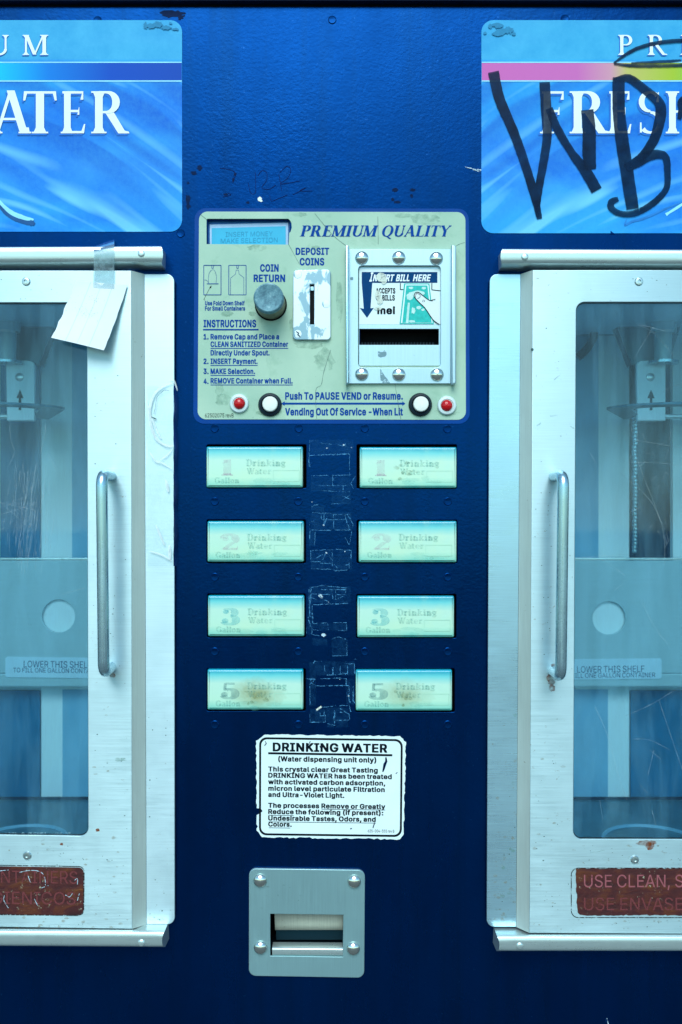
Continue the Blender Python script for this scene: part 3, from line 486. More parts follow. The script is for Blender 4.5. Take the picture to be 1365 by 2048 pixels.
 'Q': (582, '377,-74;491,-74;497,-72;506,-61;504,-29;456,37;472,53;496,89;514,129;524,163;530,201;530,307;518,367;506,399;480,445;451,478;407,512;383,524;325,540;235,542;205,538;151,524;101,494;60,453;30,405;10,347;2,283;4,197;16,139;40,85;62,53;99,16;121,0;147,-14;183,-26;215,-32;319,-32;337,-28;362,-63 249,84;217,98;197,112;174,139;158,169;146,209;142,237;142,271;152,323;162,349;184,383;215,410;235,420;263,428;281,426;315,412;332,399;350,383;364,363;380,329;386,307;392,267;392,243;382,187;367,154;354,171;335,186;217,184;208,173;208,143;248,91;252,85'),
 'R': (498, '37,-26;147,-26;160,-17;163,172;216,171;308,-3;323,-24;457,-24;466,-13;466,15;368,193;373,200;397,216;418,239;433,268;444,299;448,333;444,405;432,441;418,465;391,494;375,506;343,522;291,534;31,532;22,521;22,-13;31,-24 163,282;162,425;243,424;259,420;284,405;296,391;306,361;306,343;294,311;275,294;249,284'),
 'S': (495, '169,-34;279,-34;321,-26;365,-8;389,8;420,41;434,65;446,105;446,171;440,197;424,227;399,254;371,274;327,294;231,320;189,336;171,348;156,367;156,385;173,410;201,426;215,430;233,430;249,426;277,410;290,395;296,383;298,367;309,354;423,352;436,361;438,409;434,425;422,453;402,481;371,508;347,522;297,538;261,542;169,540;133,532;91,514;73,502;38,465;22,435;14,401;16,331;34,289;59,262;97,236;125,224;255,186;291,166;304,149;304,127;289,104;257,84;223,76;197,82;167,98;152,115;146,129;144,147;133,160;15,162;2,153;2,101;14,65;36,31;67,2;99,-16;127,-26'),
 'T': (498, '169,-26;279,-26;285,-24;294,-13;294,425;439,426;445,428;454,439;454,521;445,532;279,534;9,534;3,532;-6,521;-6,439;3,428;154,425;154,-13;163,-24'),
 'U': (566, '213,-34;321,-32;357,-24;399,-6;425,12;456,43;470,63;490,111;496,157;496,521;487,532;481,534;369,534;356,525;354,171;346,141;332,117;317,102;295,90;269,80;249,80;213,94;184,119;172,139;166,157;162,181;160,525;147,534;37,534;24,525;22,145;26,117;36,85;60,45;85,18;105,2;143,-18;183,-30'),
 'V': (529, '181,-26;301,-26;316,-15;500,491;500,521;491,532;485,534;371,534;358,525;256,233;242,191;238,195;122,523;107,534;-5,534;-11,532;-20,521;-20,489;-16,477;164,-11;175,-24'),
 'W': (735, '131,-26;253,-26;268,-15;343,260;418,-15;433,-26;559,-24;570,-11;702,471;708,493;708,521;699,532;693,534;579,534;566,525;504,287;494,243;490,243;420,517;409,532;283,534;270,525;193,242;120,523;105,534;-13,532;-22,521;-22,493;116,-13;125,-24'),
 'Y': (521, '181,-26;291,-26;304,-17;306,195;492,493;492,521;483,532;477,534;351,532;342,523;257,384;238,351;232,355;134,517;121,532;-5,534;-11,532;-20,521;-18,487;166,193;166,-13;175,-24'),
 'Z': (487, '19,-26;423,-26;436,-17;438,71;429,82;186,85;430,439;434,447;434,521;425,532;420,533;17,534;4,525;2,439;11,428;252,425;8,69;4,61;4,-13;13,-24'),
 'a': (438, '115,-34;207,-34;241,-24;359,-26;372,-17;372,303;356,343;323,380;295,396;239,410;147,410;109,402;67,384;28,349;4,309;4,277;13,266;73,248;123,248;138,259;142,269;157,286;177,298;201,302;226,287;236,265;235,258;223,254;135,244;95,236;65,226;33,208;12,187;-2,161;-8,133;-8,85;-4,59;6,35;18,17;47,-10;75,-24 165,74;138,89;132,101;134,115;145,126;161,134;207,144;238,145;228,111;201,84;185,76'),
 'b': (473, '187,-34;271,-34;301,-28;323,-20;347,-6;382,27;408,69;424,119;428,147;428,229;418,281;400,323;384,347;347,382;313,400;275,410;185,410;153,402;152,427;152,521;143,532;29,534;23,532;14,521;14,-13;23,-24;29,-26;135,-26;147,-22 215,76;187,92;164,125;152,171;152,207;164,253;174,271;203,296;213,300;227,300;247,290;272,261;284,231;290,183;284,147;266,107;251,90;239,82;225,76'),
 'c': (445, '165,-34;265,-32;301,-22;329,-8;374,33;386,51;400,83;400,115;389,128;335,142;281,142;266,131;254,103;233,84;215,76;199,76;183,84;156,111;146,131;136,169;134,191;140,227;156,265;177,288;189,296;209,302;239,288;254,273;266,245;273,238;331,236;341,240;385,250;398,259;400,291;396,303;376,341;351,368;323,388;283,404;253,410;161,410;139,406;109,396;83,382;65,368;32,331;8,283;-2,239;-4,157;0,123;8,93;32,45;46,27;73,2;109,-20'),
 'd': (473, '155,-34;239,-34;259,-30;277,-22;289,-26;395,-26;401,-24;410,-13;410,521;401,532;395,534;287,534;274,525;272,509;271,402;241,410;151,410;101,396;67,374;42,349;14,301;2,265;-4,221;-2,135;6,97;26,51;52,17;87,-12;131,-30 199,76;177,88;152,117;140,149;134,193;140,229;150,257;160,273;187,296;205,302;207,300;231,290;254,265;268,231;274,185;268,147;252,109;233,88;215,78'),
 'e': (453, '169,-34;273,-32;313,-20;337,-8;351,2;390,45;402,73;402,105;393,116;331,132;283,132;268,121;260,103;249,90;229,78;209,74;195,78;171,92;152,113;140,143;401,146;410,157;410,211;405,258;392,305;376,335;356,359;323,386;303,396;263,408;159,410;131,404;85,384;44,347;28,325;14,297;-2,239;-4,155;6,99;28,51;44,29;65,8;87,-8;111,-20;143,-30 145,246;146,255;156,271;171,286;191,298;207,302;223,296;241,282;254,267;261,246'),
 'f': (303, '57,-26;165,-26;171,-24;180,-13;180,301;251,302;257,304;266,315;264,397;251,406;181,406;180,419;186,437;195,444;251,442;264,451;280,503;280,535;269,546;231,556;149,556;129,552;95,538;66,513;50,487;42,451;42,407;-17,406;-23,404;-32,393;-30,311;-17,302;42,301;42,-13;51,-24'),
 'g': (474, '155,-176;257,-176;317,-162;339,-152;363,-134;386,-109;400,-83;410,-45;410,393;401,404;395,406;291,406;279,398;261,406;241,410;153,410;131,406;87,388;65,372;44,351;28,329;8,287;0,257;-4,223;-4,159;0,125;10,91;34,47;71,10;103,-8;120,-13;77,-14;25,-42;14,-55;14,-87;26,-107;73,-150;115,-168 203,-70;187,-66;165,-54;154,-45;134,-19;209,-22;247,-20;271,-12;272,-15;264,-37;249,-54;225,-66 199,88;169,104;152,125;140,155;134,195;140,231;146,249;160,273;181,292;197,300;207,300;213,300;235,288;254,267;270,227;274,183;264,139;248,111;233,98;217,90'),
 'h': (459, '29,-26;137,-26;150,-17;154,243;168,275;181,288;205,300;219,298;240,283;252,263;256,247;260,-17;273,-26;387,-24;396,-13;396,231;394,285;386,319;366,357;339,384;311,400;271,410;183,410;153,402;150,525;137,534;23,532;14,521;14,-13;23,-24'),
 'i': (216, '29,-26;137,-26;143,-24;152,-13;152,393;143,404;137,406;29,406;23,404;14,393;14,-13;23,-24 59,416;109,416;127,420;139,426;156,443;162,455;164,507;160,517;137,542;109,550;53,550;39,546;23,536;6,513;4,459;8,449;29,426'),
 'l': (238, '95,-28;183,-28;209,-22;218,-11;218,23;206,71;193,80;157,80;152,95;152,521;143,532;137,534;29,534;23,532;14,521;16,47;28,15;53,-12;73,-22'),
 'm': (659, '29,-26;137,-26;150,-17;152,241;158,265;168,281;195,300;203,300;215,294;228,281;236,259;236,-13;245,-24;251,-26;359,-26;372,-17;376,259;386,281;395,290;417,302;429,298;448,283;454,271;458,249;458,3;460,-17;473,-26;579,-26;585,-24;594,-13;594,295;590,315;578,345;566,363;543,386;515,402;477,412;383,410;347,398;321,380;303,396;287,404;257,412;181,412;149,402;135,406;29,406;23,404;14,393;14,-13;23,-24'),
 'n': (459, '29,-26;137,-26;150,-17;152,231;158,257;168,275;181,288;199,298;213,300;235,288;246,275;254,257;258,235;258,-13;267,-24;381,-26;394,-17;396,107;396,257;392,297;382,329;370,351;339,384;315,398;271,410;183,410;147,398;135,406;23,404;14,393;14,-13;23,-24'),
 'o': (464, '165,-34;265,-32;289,-26;329,-8;343,2;386,49;404,85;414,117;418,141;418,233;408,281;394,313;374,343;335,380;307,396;275,406;249,410;161,410;139,406;89,386;65,368;32,331;12,293;0,253;-4,219;-2,137;8,93;26,55;46,27;87,-8;109,-20 199,76;177,88;156,111;140,149;134,191;140,227;160,271;189,296;207,302;213,300;241,286;264,257;278,215;280,173;268,127;252,101;241,90;221,78'),
 'p': (473, '29,-168;137,-168;150,-159;153,-24;187,-34;271,-34;301,-28;323,-20;347,-6;382,27;396,47;416,89;424,119;428,147;428,229;424,259;410,303;394,333;369,362;355,376;331,392;295,406;275,410;185,410;151,400;135,406;29,406;16,397;14,-155;23,-166 215,76;187,92;164,125;152,171;152,207;164,253;174,271;203,296;213,300;227,300;247,290;272,261;284,231;290,183;284,147;266,107;251,90;239,82;225,76'),
 'r': (308, '29,-26;137,-26;150,-17;154,247;168,275;195,294;207,298;267,296;280,305;282,397;273,408;265,410;171,410;147,402;135,406;29,406;16,397;14,-13;23,-24'),
 's': (414, '137,-34;229,-34;285,-20;321,0;344,23;362,53;368,73;370,121;364,155;348,183;327,204;309,216;281,228;177,254;155,266;148,277;165,296;183,304;191,304;213,292;222,281;230,263;245,252;299,252;349,264;360,273;362,305;356,323;336,357;315,378;271,402;249,408;219,410;141,410;87,396;59,380;38,361;22,339;10,307;8,259;14,225;30,197;51,176;91,154;201,126;217,118;228,105;224,95;205,80;189,74;175,74;151,86;140,99;132,121;117,132;63,132;17,122;0,111;0,67;12,39;24,21;53,-6;79,-20;111,-30'),
 't': (276, '129,-30;213,-30;239,-24;250,-11;250,25;238,71;225,80;173,80;166,89;164,99;164,301;227,302;240,311;242,393;233,404;227,406;164,407;164,485;160,491;149,498;35,496;26,485;26,407;-17,406;-23,404;-32,393;-30,311;-17,302;26,301;26,79;32,41;44,17;71,-10;89,-20'),
 'u': (459, '157,-32;229,-30;261,-20;275,-26;381,-26;394,-17;396,393;387,404;273,406;267,404;258,393;258,151;250,119;237,100;223,88;201,78;179,88;166,101;156,121;152,141;150,397;137,406;29,406;16,397;14,117;20,73;42,25;73,-6;109,-24'),
 'v': (438, '139,-26;249,-26;264,-15;410,365;410,393;401,404;395,406;275,404;266,393;210,235;194,195;124,391;113,404;-5,406;-11,404;-20,393;-20,363;-16,351;122,-9;126,-17'),
 'w': (616, '115,-26;221,-26;236,-15;283,148;328,-9;339,-24;453,-26;466,-17;582,361;582,393;573,404;567,406;451,404;440,389;411,282;400,241;396,239;356,391;345,404;229,406;223,404;212,389;180,267;169,236;126,393;117,404;-1,406;-14,397;-16,365;88,21;100,-15'),
 'y': (438, '63,-172;139,-170;165,-162;197,-142;226,-107;248,-59;408,359;410,393;401,404;277,404;264,387;201,210;195,194;190,203;124,391;113,404;-5,406;-11,404;-20,393;-20,363;-16,351;120,-1;102,-47;89,-60;39,-60;33,-62;22,-75;10,-119;10,-153;19,-164'),
}
CAPH = 509.0
def layout(body, bold):
    x = 0; loops = []; G_ = GLYB if bold > .015 else GLY
    for ch in body:
        if ch == ' ': x += 160; continue
        adv, d = G_[ch]
        for L in d.split(' '):
            loops.append([(x + int(p.split(',')[0]), int(p.split(',')[1])) for p in L.split(';')])
        x += adv
    return loops
class MB:
    def __init__(s, fr): s.f = fr; s.v = []; s.p = []; s.mi = []; s.mats = []; s.z = 0.0
    def mid(s, m):
        if m not in s.mats: s.mats.append(m)
        return s.mats.index(m)
    def add(s, verts, faces, mat, raw=False):
        o = len(s.v); i = s.mid(mat)
        s.v += [v if raw else s.f(*v) for v in verts]
        for fc in faces: s.p.append([o + k for k in fc]); s.mi.append(i)
    # --- flat or extruded outlines with holes
    def plate(s, outlines, e0, e1, mat, bevel=0.0, res=2):
        cu = bpy.data.curves.new('tmp', 'CURVE'); cu.dimensions = '2D'; cu.fill_mode = 'BOTH'
        th = e1 - e0
        if th > 0:
            cu.extrude = max(th / 2 - bevel, 0); cu.bevel_depth = bevel; cu.bevel_resolution = res; cu.offset = -bevel
        for pts in outlines:
            sp = cu.splines.new('POLY'); sp.points.add(len(pts) - 1); sp.use_cyclic_u = True
            for i, p in enumerate(pts): sp.points[i].co = (p[0], -p[1], 0, 1)
        ob = bpy.data.objects.new('tmp', cu); me = ob.to_mesh()
        zc = (e0 + e1) / 2
        s.add([(v.co[0], -v.co[1], v.co[2] + zc) for v in me.vertices], [list(p.vertices) for p in me.polygons], mat)
        ob.to_mesh_clear(); bpy.data.objects.remove(ob); bpy.data.curves.remove(cu)
    def poly(s, pts, e, mat): s.plate([pts], e, e, mat)
    def box(s, x0, y0, x1, y1, e0, e1, mat, b=0): s.plate([[(x0, y0), (x1, y0), (x1, y1), (x0, y1)]], e0, e1, mat, b)
    def strip(s, rows, mat, closed=False):
        """rows of equal-length point lists (x,y,e)"""
        n = len(rows[0]); vs_ = [p for r in rows for p in r]; fc = []
        for i in range(len(rows) - 1):
            for j in range(n if closed else n - 1):
                fc.append([i * n + j, i * n + (j + 1) % n, (i + 1) * n + (j + 1) % n, (i + 1) * n + j])
        s.add(vs_, fc, mat)
    def lathe(s, cx, cy, prof, mat, n=28):
        rows = [[(cx + r * math.cos(2 * math.pi * k / n), cy + r * math.sin(2 * math.pi * k / n), e) for k in range(n)] for r, e in prof]
        s.strip(rows, mat, True)
        if prof[-1][0] > .01:
            s.add(rows[-1], [list(range(n))], mat)
    def ribbon(s, pts, ws, e, mat, jit=0.0):
        """flat pen stroke of varying width"""
        if not hasattr(ws, '__len__'): ws = [ws] * len(pts)
        s.z += .03
        e = e + s.z % .6
        L, Rr = [], []
        for i, p in enumerate(pts):
            a = pts[max(0, i - 1)]; b = pts[min(len(pts) - 1, i + 1)]
            dx, dy = b[0] - a[0], b[1] - a[1]; l = math.hypot(dx, dy) or 1
            nx, ny = -dy / l, dx / l; w = ws[i] / 2
            j1, j2 = random.uniform(-jit, jit), random.uniform(-jit, jit)
            L.append((p[0] + nx * (w + j1), p[1] + ny * (w + j1), e)); Rr.append((p[0] - nx * (w + j2), p[1] - ny * (w + j2), e))
        s.strip([L, Rr], mat)
    def tube(s, pts, r, mat, n=14, cap=True):
        """pts: (x,y,e) in frame units"""
        P = [s.f(*p) for p in pts]; k = s.f.k * S; rows = []; up = None
        for i, p in enumerate(P):
            t = (P[min(i + 1, len(P) - 1)] - P[max(i - 1, 0)]).normalized()
            if up is None: up = t.orthogonal().normalized()
            up = (up - t * up.dot(t)).normalized(); sd = t.cross(up)
            rr = (r[i] if hasattr(r, '__len__') else r) * k
            rows.append([p + (up * math.cos(2 * math.pi * q / n) + sd * math.sin(2 * math.pi * q / n)) * rr for q in range(n)])
        vs_ = [q for rw in rows for q in rw]; fc = []
        for i in range(len(rows) - 1):
            for j in range(n): fc.append([i * n + j, i * n + (j + 1) % n, (i + 1) * n + (j + 1) % n, (i + 1) * n + j])
        if cap: fc += [list(range(n))[::-1], list(range((len(rows) - 1) * n, len(rows) * n))]
        s.add(vs_, fc, mat, raw=True)
    # --- lettering
    def text(s, body, x0, x1, base, cap, e, mat, bold=0.0, shear=0.0, slope=0.0, space=1.0):
        """sans lettering fitted between x0 and x1, capitals of height cap standing on base"""
        cu = bpy.data.curves.new('tmp', 'CURVE'); cu.dimensions = '2D'; cu.fill_mode = 'BOTH'
        for pts in layout(body, bold):
            sp = cu.splines.new('POLY'); sp.points.add(len(pts) - 1); sp.use_cyclic_u = True
            for i, p in enumerate(pts): sp.points[i].co = (p[0], p[1], 0, 1)
        ob = bpy.data.objects.new('tmp', cu); me = ob.to_mesh()
        xs = [v.co[0] for v in me.vertices]
        a, b = min(xs), max(xs)
        ch = CAPH
        sx = (x1 - x0) / (b - a)
        s.z += .02
        ee = e + s.z % .3
        vs_ = []
        for v in me.vertices:
            x = x0 + (v.co[0] - a) * sx; u = v.co[1] / ch * cap
            vs_.append((x + u * shear, base - u + slope * (x - x0), ee))
        s.add(vs_, [list(p.vertices) for p in me.polygons], mat)
        ob.to_mesh_clear(); bpy.data.objects.remove(ob); bpy.data.curves.remove(cu)
    def glyphs(s, chars, base, cap, e, mat, T=.17, t=.05, shear=0.0, dx=0, dy=0):
        """serif lettering: chars = [(letter, x0, x1)], fitted per letter"""
        for ch, x0, x1 in chars:
            polys, adv = serif(ch, T, t)
            xs = [p[0] for q in polys for p in q]
            a, b = min(xs), max(xs)
            sc = (x1 - x0) / (b - a)
            for i, q in enumerate(polys):
                s.z += .007
                ee = e + s.z % .55
                s.add([(x0 + (p[0] - a) * sc + p[1] * cap * shear + dx, base - p[1] * cap + dy, ee) for p in q],
                      [[0, 1, 2, 3]] if len(q) == 4 else [list(range(len(q)))], mat)
    def word(s, body, x0, x1, base, cap, e, mat, T=.17, t=.05, shear=0.0, gap=.10):
        """serif word spread over x0..x1"""
        widths = [(c, (.35 if c == ' ' else serif_w(c, T, t))) for c in body]
        tot = sum(w for _, w in widths) + gap * (len(body) - 1)
        sc = (x1 - x0) / tot; x = x0; out = []
        for c, w in widths:
            if c != ' ': out.append((c, x, x + w * sc))
            x += (w + gap) * sc
        s.glyphs(out, base, cap, e, mat, T, t, shear)

def arc(cx, cy, rx, ry, a0, a1, T, t, n=14):
    """curved pen stroke, thick where it runs upright"""
    out = []; P = []
    for i in range(n + 1):
        a = R(a0 + (a1 - a0) * i / n)
        w = t + (T - t) * abs(math.cos(a)) ** 1.5
        P.append((cx + rx * math.cos(a), cy + ry * math.sin(a), math.cos(a) * w / 2, math.sin(a) * w / 2))
    for p, q in zip(P, P[1:]):
        out.append([(p[0] - p[2], p[1] - p[3]), (q[0] - q[2], q[1] - q[3]), (q[0] + q[2], q[1] + q[3]), (p[0] + p[2], p[1] + p[3])])
    return out
def serif(ch, T, t):
    q = []
    def st(x0, y0, x1, y1, w): q.append([(x0 - w / 2, y0), (x0 + w / 2, y0), (x1 + w / 2, y1), (x1 - w / 2, y1)])
    def hb(x0, x1, y, w=None):
        w = w or t; q.append([(x0, y - w / 2), (x1, y - w / 2), (x1, y + w / 2), (x0, y + w / 2)])
    def foot(x, y, hw, up, w):                     # bracketed serif slab
        d = 1 if up else -1
        q.append([(x - hw, y), (x + hw, y), (x + hw, y + d * t * .7), (x - hw, y + d * t * .7)])
        q.append([(x - hw * .75, y + d * t * .6), (x + hw * .75, y + d * t * .6), (x + w / 2, y + d * .14), (x - w / 2, y + d * .14)])
    def tick(x, y, h, w):                          # wedge at the end of an arm
        q.append([(x - w, y), (x, y), (x, y + h), (x - w * .25, y + h)])
    def stem(x, w=None, y0=0, y1=1, f0=True, f1=True):
        w = w or T; st(x, y0, x, y1, w)
        if f0: foot(x, y0, w / 2 + .10, True, w)
        if f1: foot(x, y1, w / 2 + .10, False, w)
    X = .66
    if ch == 'A':
        st(.12, 0, .46, 1.02, t * 1.5); st(.80, 0, .46, 1.02, T); hb(.22, .66, .34); foot(.12, 0, .13, True, t); foot(.82, 0, .16, True, T)
    elif ch in 'EFL':
        stem(.2, f1=(ch == 'L')); 
        if ch != 'L': hb(.05, .66, 1 - t / 2); tick(.68, .80, .2, .09); hb(.2, .54, .53); tick(.56, .44, .18, .06)
        if ch != 'F': hb(.05, .68, t / 2); q.append([(.60, 0), (.70, 0), (.74, .22), (.70, .22)])
        if ch == 'L': pass
    elif ch == 'T':
        stem(.42, f1=False); hb(.03, .81, 1 - t / 2); q.append([(.03, 1), (.12, 1), (.06, .78), (.01, .78)]); q.append([(.72, 1), (.81, 1), (.83, .78), (.78, .78)])
    elif ch == 'H':
        stem(.2); stem(.82); hb(.2, .82, .52)
    elif ch == 'I': stem(.2)
    elif ch == 'U':
        stem(.22, y0=.30, f0=False); stem(.80, t * 1.6, y0=.30, f0=False); q.extend(arc(.51, .30, .29 , .27, 180, 360, T * .8, t * 1.6))
    elif ch == 'M':
        stem(.14, t * 1.6); stem(.96, T); st(.17, 1, .53, .02, T); st(.53, .02, .92, 1, t * 1.4)
    elif ch == 'N':
        stem(.14, t * 1.6); stem(.84, t * 1.6); st(.14, 1, .84, 0, T)
    elif ch in 'PRB':
        stem(.2); q.extend(arc(.40, .74, .25, .235, -90, 90, T, t)); hb(.2, .42, .975); hb(.2, .42, .505)
        if ch == 'R': q.append([(.36, .50), (.36 + T * 1.15, .50), (.92, 0), (.92 - T * 1.05, 0)]); q.append([(.80, 0), (1.0, 0), (.98, .045), (.80, .08)])
        if ch == 'B': q.extend(arc(.40, .26, .29, .245, -90, 90, T, t)); hb(.2, .42, .025)
    elif ch == 'S':
        q.extend(arc(.36, .75, .23, .225, 40, 270, T * .75, t)); q.extend(arc(.36, .26, .25, .24, 90, -140, T * .75, t)); 
        tick(.58, .74, .24, .07); q.append([(.09, .02), (.14, .02), (.13, .26), (.09, .26)])
    elif ch == 'W':
        st(.12, 1, .42, 0, T); st(.42, 0, .66, 1, t * 1.4); st(.60, 1, .88, 0, T); st(.88, 0, 1.14, 1, t * 1.4)
        for x in (.12, .62, 1.14): foot(x, 1, .14, False, T * .6)
    elif ch == 'Y':
        st(.44, 0, .44, .5, T); foot(.44, 0, .18, True, T); st(.44, .46, .12, 1, T); st(.44, .46, .78, 1, t * 1.6); foot(.12, 1, .15, False, T); foot(.78, 1, .13, False, t)
    elif ch in 'QOG':
        if ch == 'G':
            q.extend(arc(.48, .5, .38, .48, 40, 325, T, t)); stem(.80, y0=.05, y1=.42, f0=False); tick(.84, .70, .26, .08)
        else: q.extend(arc(.48, .5, .38, .48, 0, 360, T, t, 28))
        if ch == 'Q': q.append([(.42, .02), (.62, .02), (1.0, -.22), (.78, -.22)])
    elif ch == 'D':
        stem(.2); q.extend(arc(.40, .5, .38, .475, -90, 90, T, t)); hb(.2, .42, .975); hb(.2, .42, .025)
    elif ch == 'i': stem(.18, y1=X, f1=False); hb(.05, .2, X - t / 2); q.extend(arc(.18, .86, .05, .05, 0, 360, .1, .1, 10))
    elif ch == 'l': stem(.18, f1=False); hb(.05, .2, 1 - t / 2)
    elif ch == 'r': stem(.18, y1=X, f1=False); hb(.05, .2, X - t / 2); q.extend(arc(.38, .42, .18, .20, 175, 60, T * .8, t)); q.extend(arc(.48, .56, .05, .05, 0, 360, .1, .1, 8))
    elif ch == 'n': stem(.18, y1=X, f1=False); hb(.05, .2, X - t / 2); stem(.56, y1=.44, f1=False); q.extend(arc(.38, .42, .18, .20, 175, 0, T * .8, t))
    elif ch == 'k': stem(.18, f1=False); hb(.05, .2, 1 - t / 2); st(.22, .26, .58, X, t * 1.4); st(.62, 0, .36, .40, T); foot(.62, 0, .15, True, T); foot(.56, X, .13, False, t)
    elif ch == 'g': q.extend(arc(.34, .44, .20, .20, 0, 360, T * .8, t, 20)); q.extend(arc(.36, -.05, .24, .15, 0, 360, T * .6, t, 20)); hb(.5, .68, .60); hb(.24, .52, .14)
    elif ch == 'o': q.extend(arc(.36, .33, .25, .31, 0, 360, T, t, 22))
    elif ch == 'a': q.extend(arc(.32, .46, .20, .18, 150, 0, T * .8, t)); stem(.52, y0=.03, y1=.48, f0=False, f1=False); q.extend(arc(.30, .18, .20, .16, 60, 300, T * .8, t)); hb(.50, .68, .04)
    elif ch == 'e': q.extend(arc(.36, .33, .25, .31, 0, 320, T, t, 20)); hb(.14, .58, .36)
    elif ch == 't': stem(.22, y0=.1, y1=.86, f0=False, f1=False); hb(.04, .46, X - t / 2); q.extend(arc(.37, .14, .15, .12, 180, 330, T * .8, t))
    elif ch == '1': stem(.34, T * 1.4, f1=False); q.append([(.10, .80), (.14, .74), (.36, .84), (.34, 1)]); foot(.34, 0, .26, True, T * 1.4)
    elif ch == '2': q.extend(arc(.38, .70, .24, .27, 175, -40, T * 1.4, t * 1.5)); st(.14, .04, .54, .52, T * .9); hb(.10, .70, .07, .14); tick(.72, .02, .26, .06); q.extend(arc(.20, .70, .07, .07, 0, 360, .14, .14, 10))
    elif ch == '3': q.extend(arc(.36, .75, .22, .22, 150, -80, T * 1.4, t * 1.5)); q.extend(arc(.36, .28, .28, .26, 85, -160, T * 1.5, t * 1.5)); q.extend(arc(.18, .80, .07, .07, 0, 360, .14, .14, 10)); q.extend(arc(.15, .24, .08, .08, 0, 360, .16, .16, 10))
    elif ch == '5': q.extend(arc(.38, .30, .27, .28, 120, -160, T * 1.5, t * 1.5)); st(.18, .50, .20, .98, t * 1.4); hb(.18, .62, .93, .14); q.extend(arc(.16, .26, .08, .08, 0, 360, .16, .16, 10))
    return q, 1
def serif_w(ch, T, t):
    xs = [p[0] for k in serif(ch, T, t)[0] for p in k]
    return max(xs) - min(xs)

# ------------------------------------------------------------------ objects
WORLD = {}
def link(o, parent, origin):
    scene.collection.objects.link(o)
    if parent is not None:
        o.parent = parent
        o.location = origin - WORLD[parent.name]
    else:
        o.location = origin
    WORLD[o.name] = Vector(origin)
    return o
def build(name, mb, parent=None, origin=None, sharp=32, label=None):
    v = mb.v
    if origin is None:
        origin = Vector([(min(p[i] for p in v) + max(p[i] for p in v)) / 2 for i in range(3)])
    me = bpy.data.meshes.new(name)
    me.from_pydata([p - origin for p in v], [], mb.p)
    for m in mb.mats: me.materials.append(M[m])
    me.polygons.foreach_set('material_index', mb.mi)
    me.polygons.foreach_set('use_smooth', [True] * len(me.polygons))
    me.set_sharp_from_angle(angle=R(sharp))
    me.update()
    o = link(bpy.data.objects.new(name, me), parent, origin)
    if label: o['label'] = label
    return o
def repeat(proto, pos, parent=None):
    o = proto.copy()
    return link(o, parent or proto.parent, Vector(pos))
def rrect(x0, y0, x1, y1, r, n=6):
    return rquad((x0, y0), (x1, y0), (x1, y1), (x0, y1), r, n)
def rquad(a, b, c, d, r, n=6):
    """four corners (clockwise on screen) with rounded corners"""
    pts = []; Q = [a, b, c, d]; rs = r if hasattr(r, '__len__') else [r] * 4
    for i in range(4):
        p = Vector(Q[i]); u = (Vector(Q[i - 1]) - p).normalized(); w = (Vector(Q[(i + 1) % 4]) - p).normalized()
        rr = rs[i]
        if rr <= 0: pts.append(tuple(p)); continue
        ctr = p + (u + w) * rr
        for k in range(n + 1):
            t_ = k / n * math.pi / 2
            q = ctr - w * rr * math.cos(t_) - u * rr * math.sin(t_)
            pts.append((q.x, q.y))
    return pts
def ellipse(cx, cy, rx, ry, n=24):
    return [(cx + rx * math.cos(2 * math.pi * k / n), cy + ry * math.sin(2 * math.pi * k / n)) for k in range(n)]
def blob(cx, cy, rx, ry, jag=.35, n=22, seed=0):
    rnd = random.Random(seed)
    return [(cx + rx * (1 - jag * rnd.random()) * math.cos(2 * math.pi * k / n), cy + ry * (1 - jag * rnd.random()) * math.sin(2 * math.pi * k / n)) for k in range(n)]
def wob(a, b, n, amp, rnd):
    return [(a[0] + (b[0] - a[0]) * i / n + rnd.uniform(-amp, amp), a[1] + (b[1] - a[1]) * i / n + rnd.uniform(-amp, amp)) for i in range(n + 1)]
def curve(pts, n=6):
    """smooth path through points"""
    out = []
    for i in range(len(pts) - 1):
        p0 = pts[max(i - 1, 0)]; p1 = pts[i]; p2 = pts[i + 1]; p3 = pts[min(i + 2, len(pts) - 1)]
        for k in range(n):
            t_ = k / n
            out.append(tuple(.5 * (2 * p1[j] + (p2[j] - p0[j]) * t_ + (2 * p0[j] - 5 * p1[j] + 4 * p2[j] - p3[j]) * t_ ** 2 + (3 * p1[j] - p0[j] - 3 * p2[j] + p3[j]) * t_ ** 3) for j in range(len(p1))))
    out.append(tuple(pts[-1]))
    return out

F0 = Fr(0)
# pavement the machine stands on
mb = MB(F0)
mb.add([Vector((-60, -60, 0)), Vector((60, -60, 0)), Vector((60, 30, 0)), Vector((-60, 30, 0))], [[0, 1, 2, 3]], 'concrete', raw=True)
pav = build('pavement', mb); pav['kind'] = 'structure'

machine = bpy.data.objects.new('water_vending_machine', None)
link(machine, None, Vector((0, 0.4, 0)))
machine['label'] = 'dark blue drinking water vending machine with two steel doors and a pale green coin panel'
machine['category'] = 'vending machine'

BUTTONS = {  # row -> (left hole, left lens, right hole, right lens)
    1: ((414, 889, 613, 976), (413, 893, 606, 975), (714, 889, 914, 977), (720, 894, 914, 976)),
    2: ((414, 1039, 612, 1126), (415, 1042, 608, 1124), (714, 1040, 915, 1126), (718, 1042, 914, 1125)),
    3: ((415, 1187, 612, 1275), (416, 1191, 609, 1273), (713, 1188, 913, 1276), (715, 1192, 909, 1275)),
    4: ((414, 1337, 612, 1422), (415, 1339, 607, 1420), (711, 1337, 910, 1424), (712, 1340, 905, 1422)),
}
BAYS = ((-500, 274), (1056, 1826))     # openings behind the doors

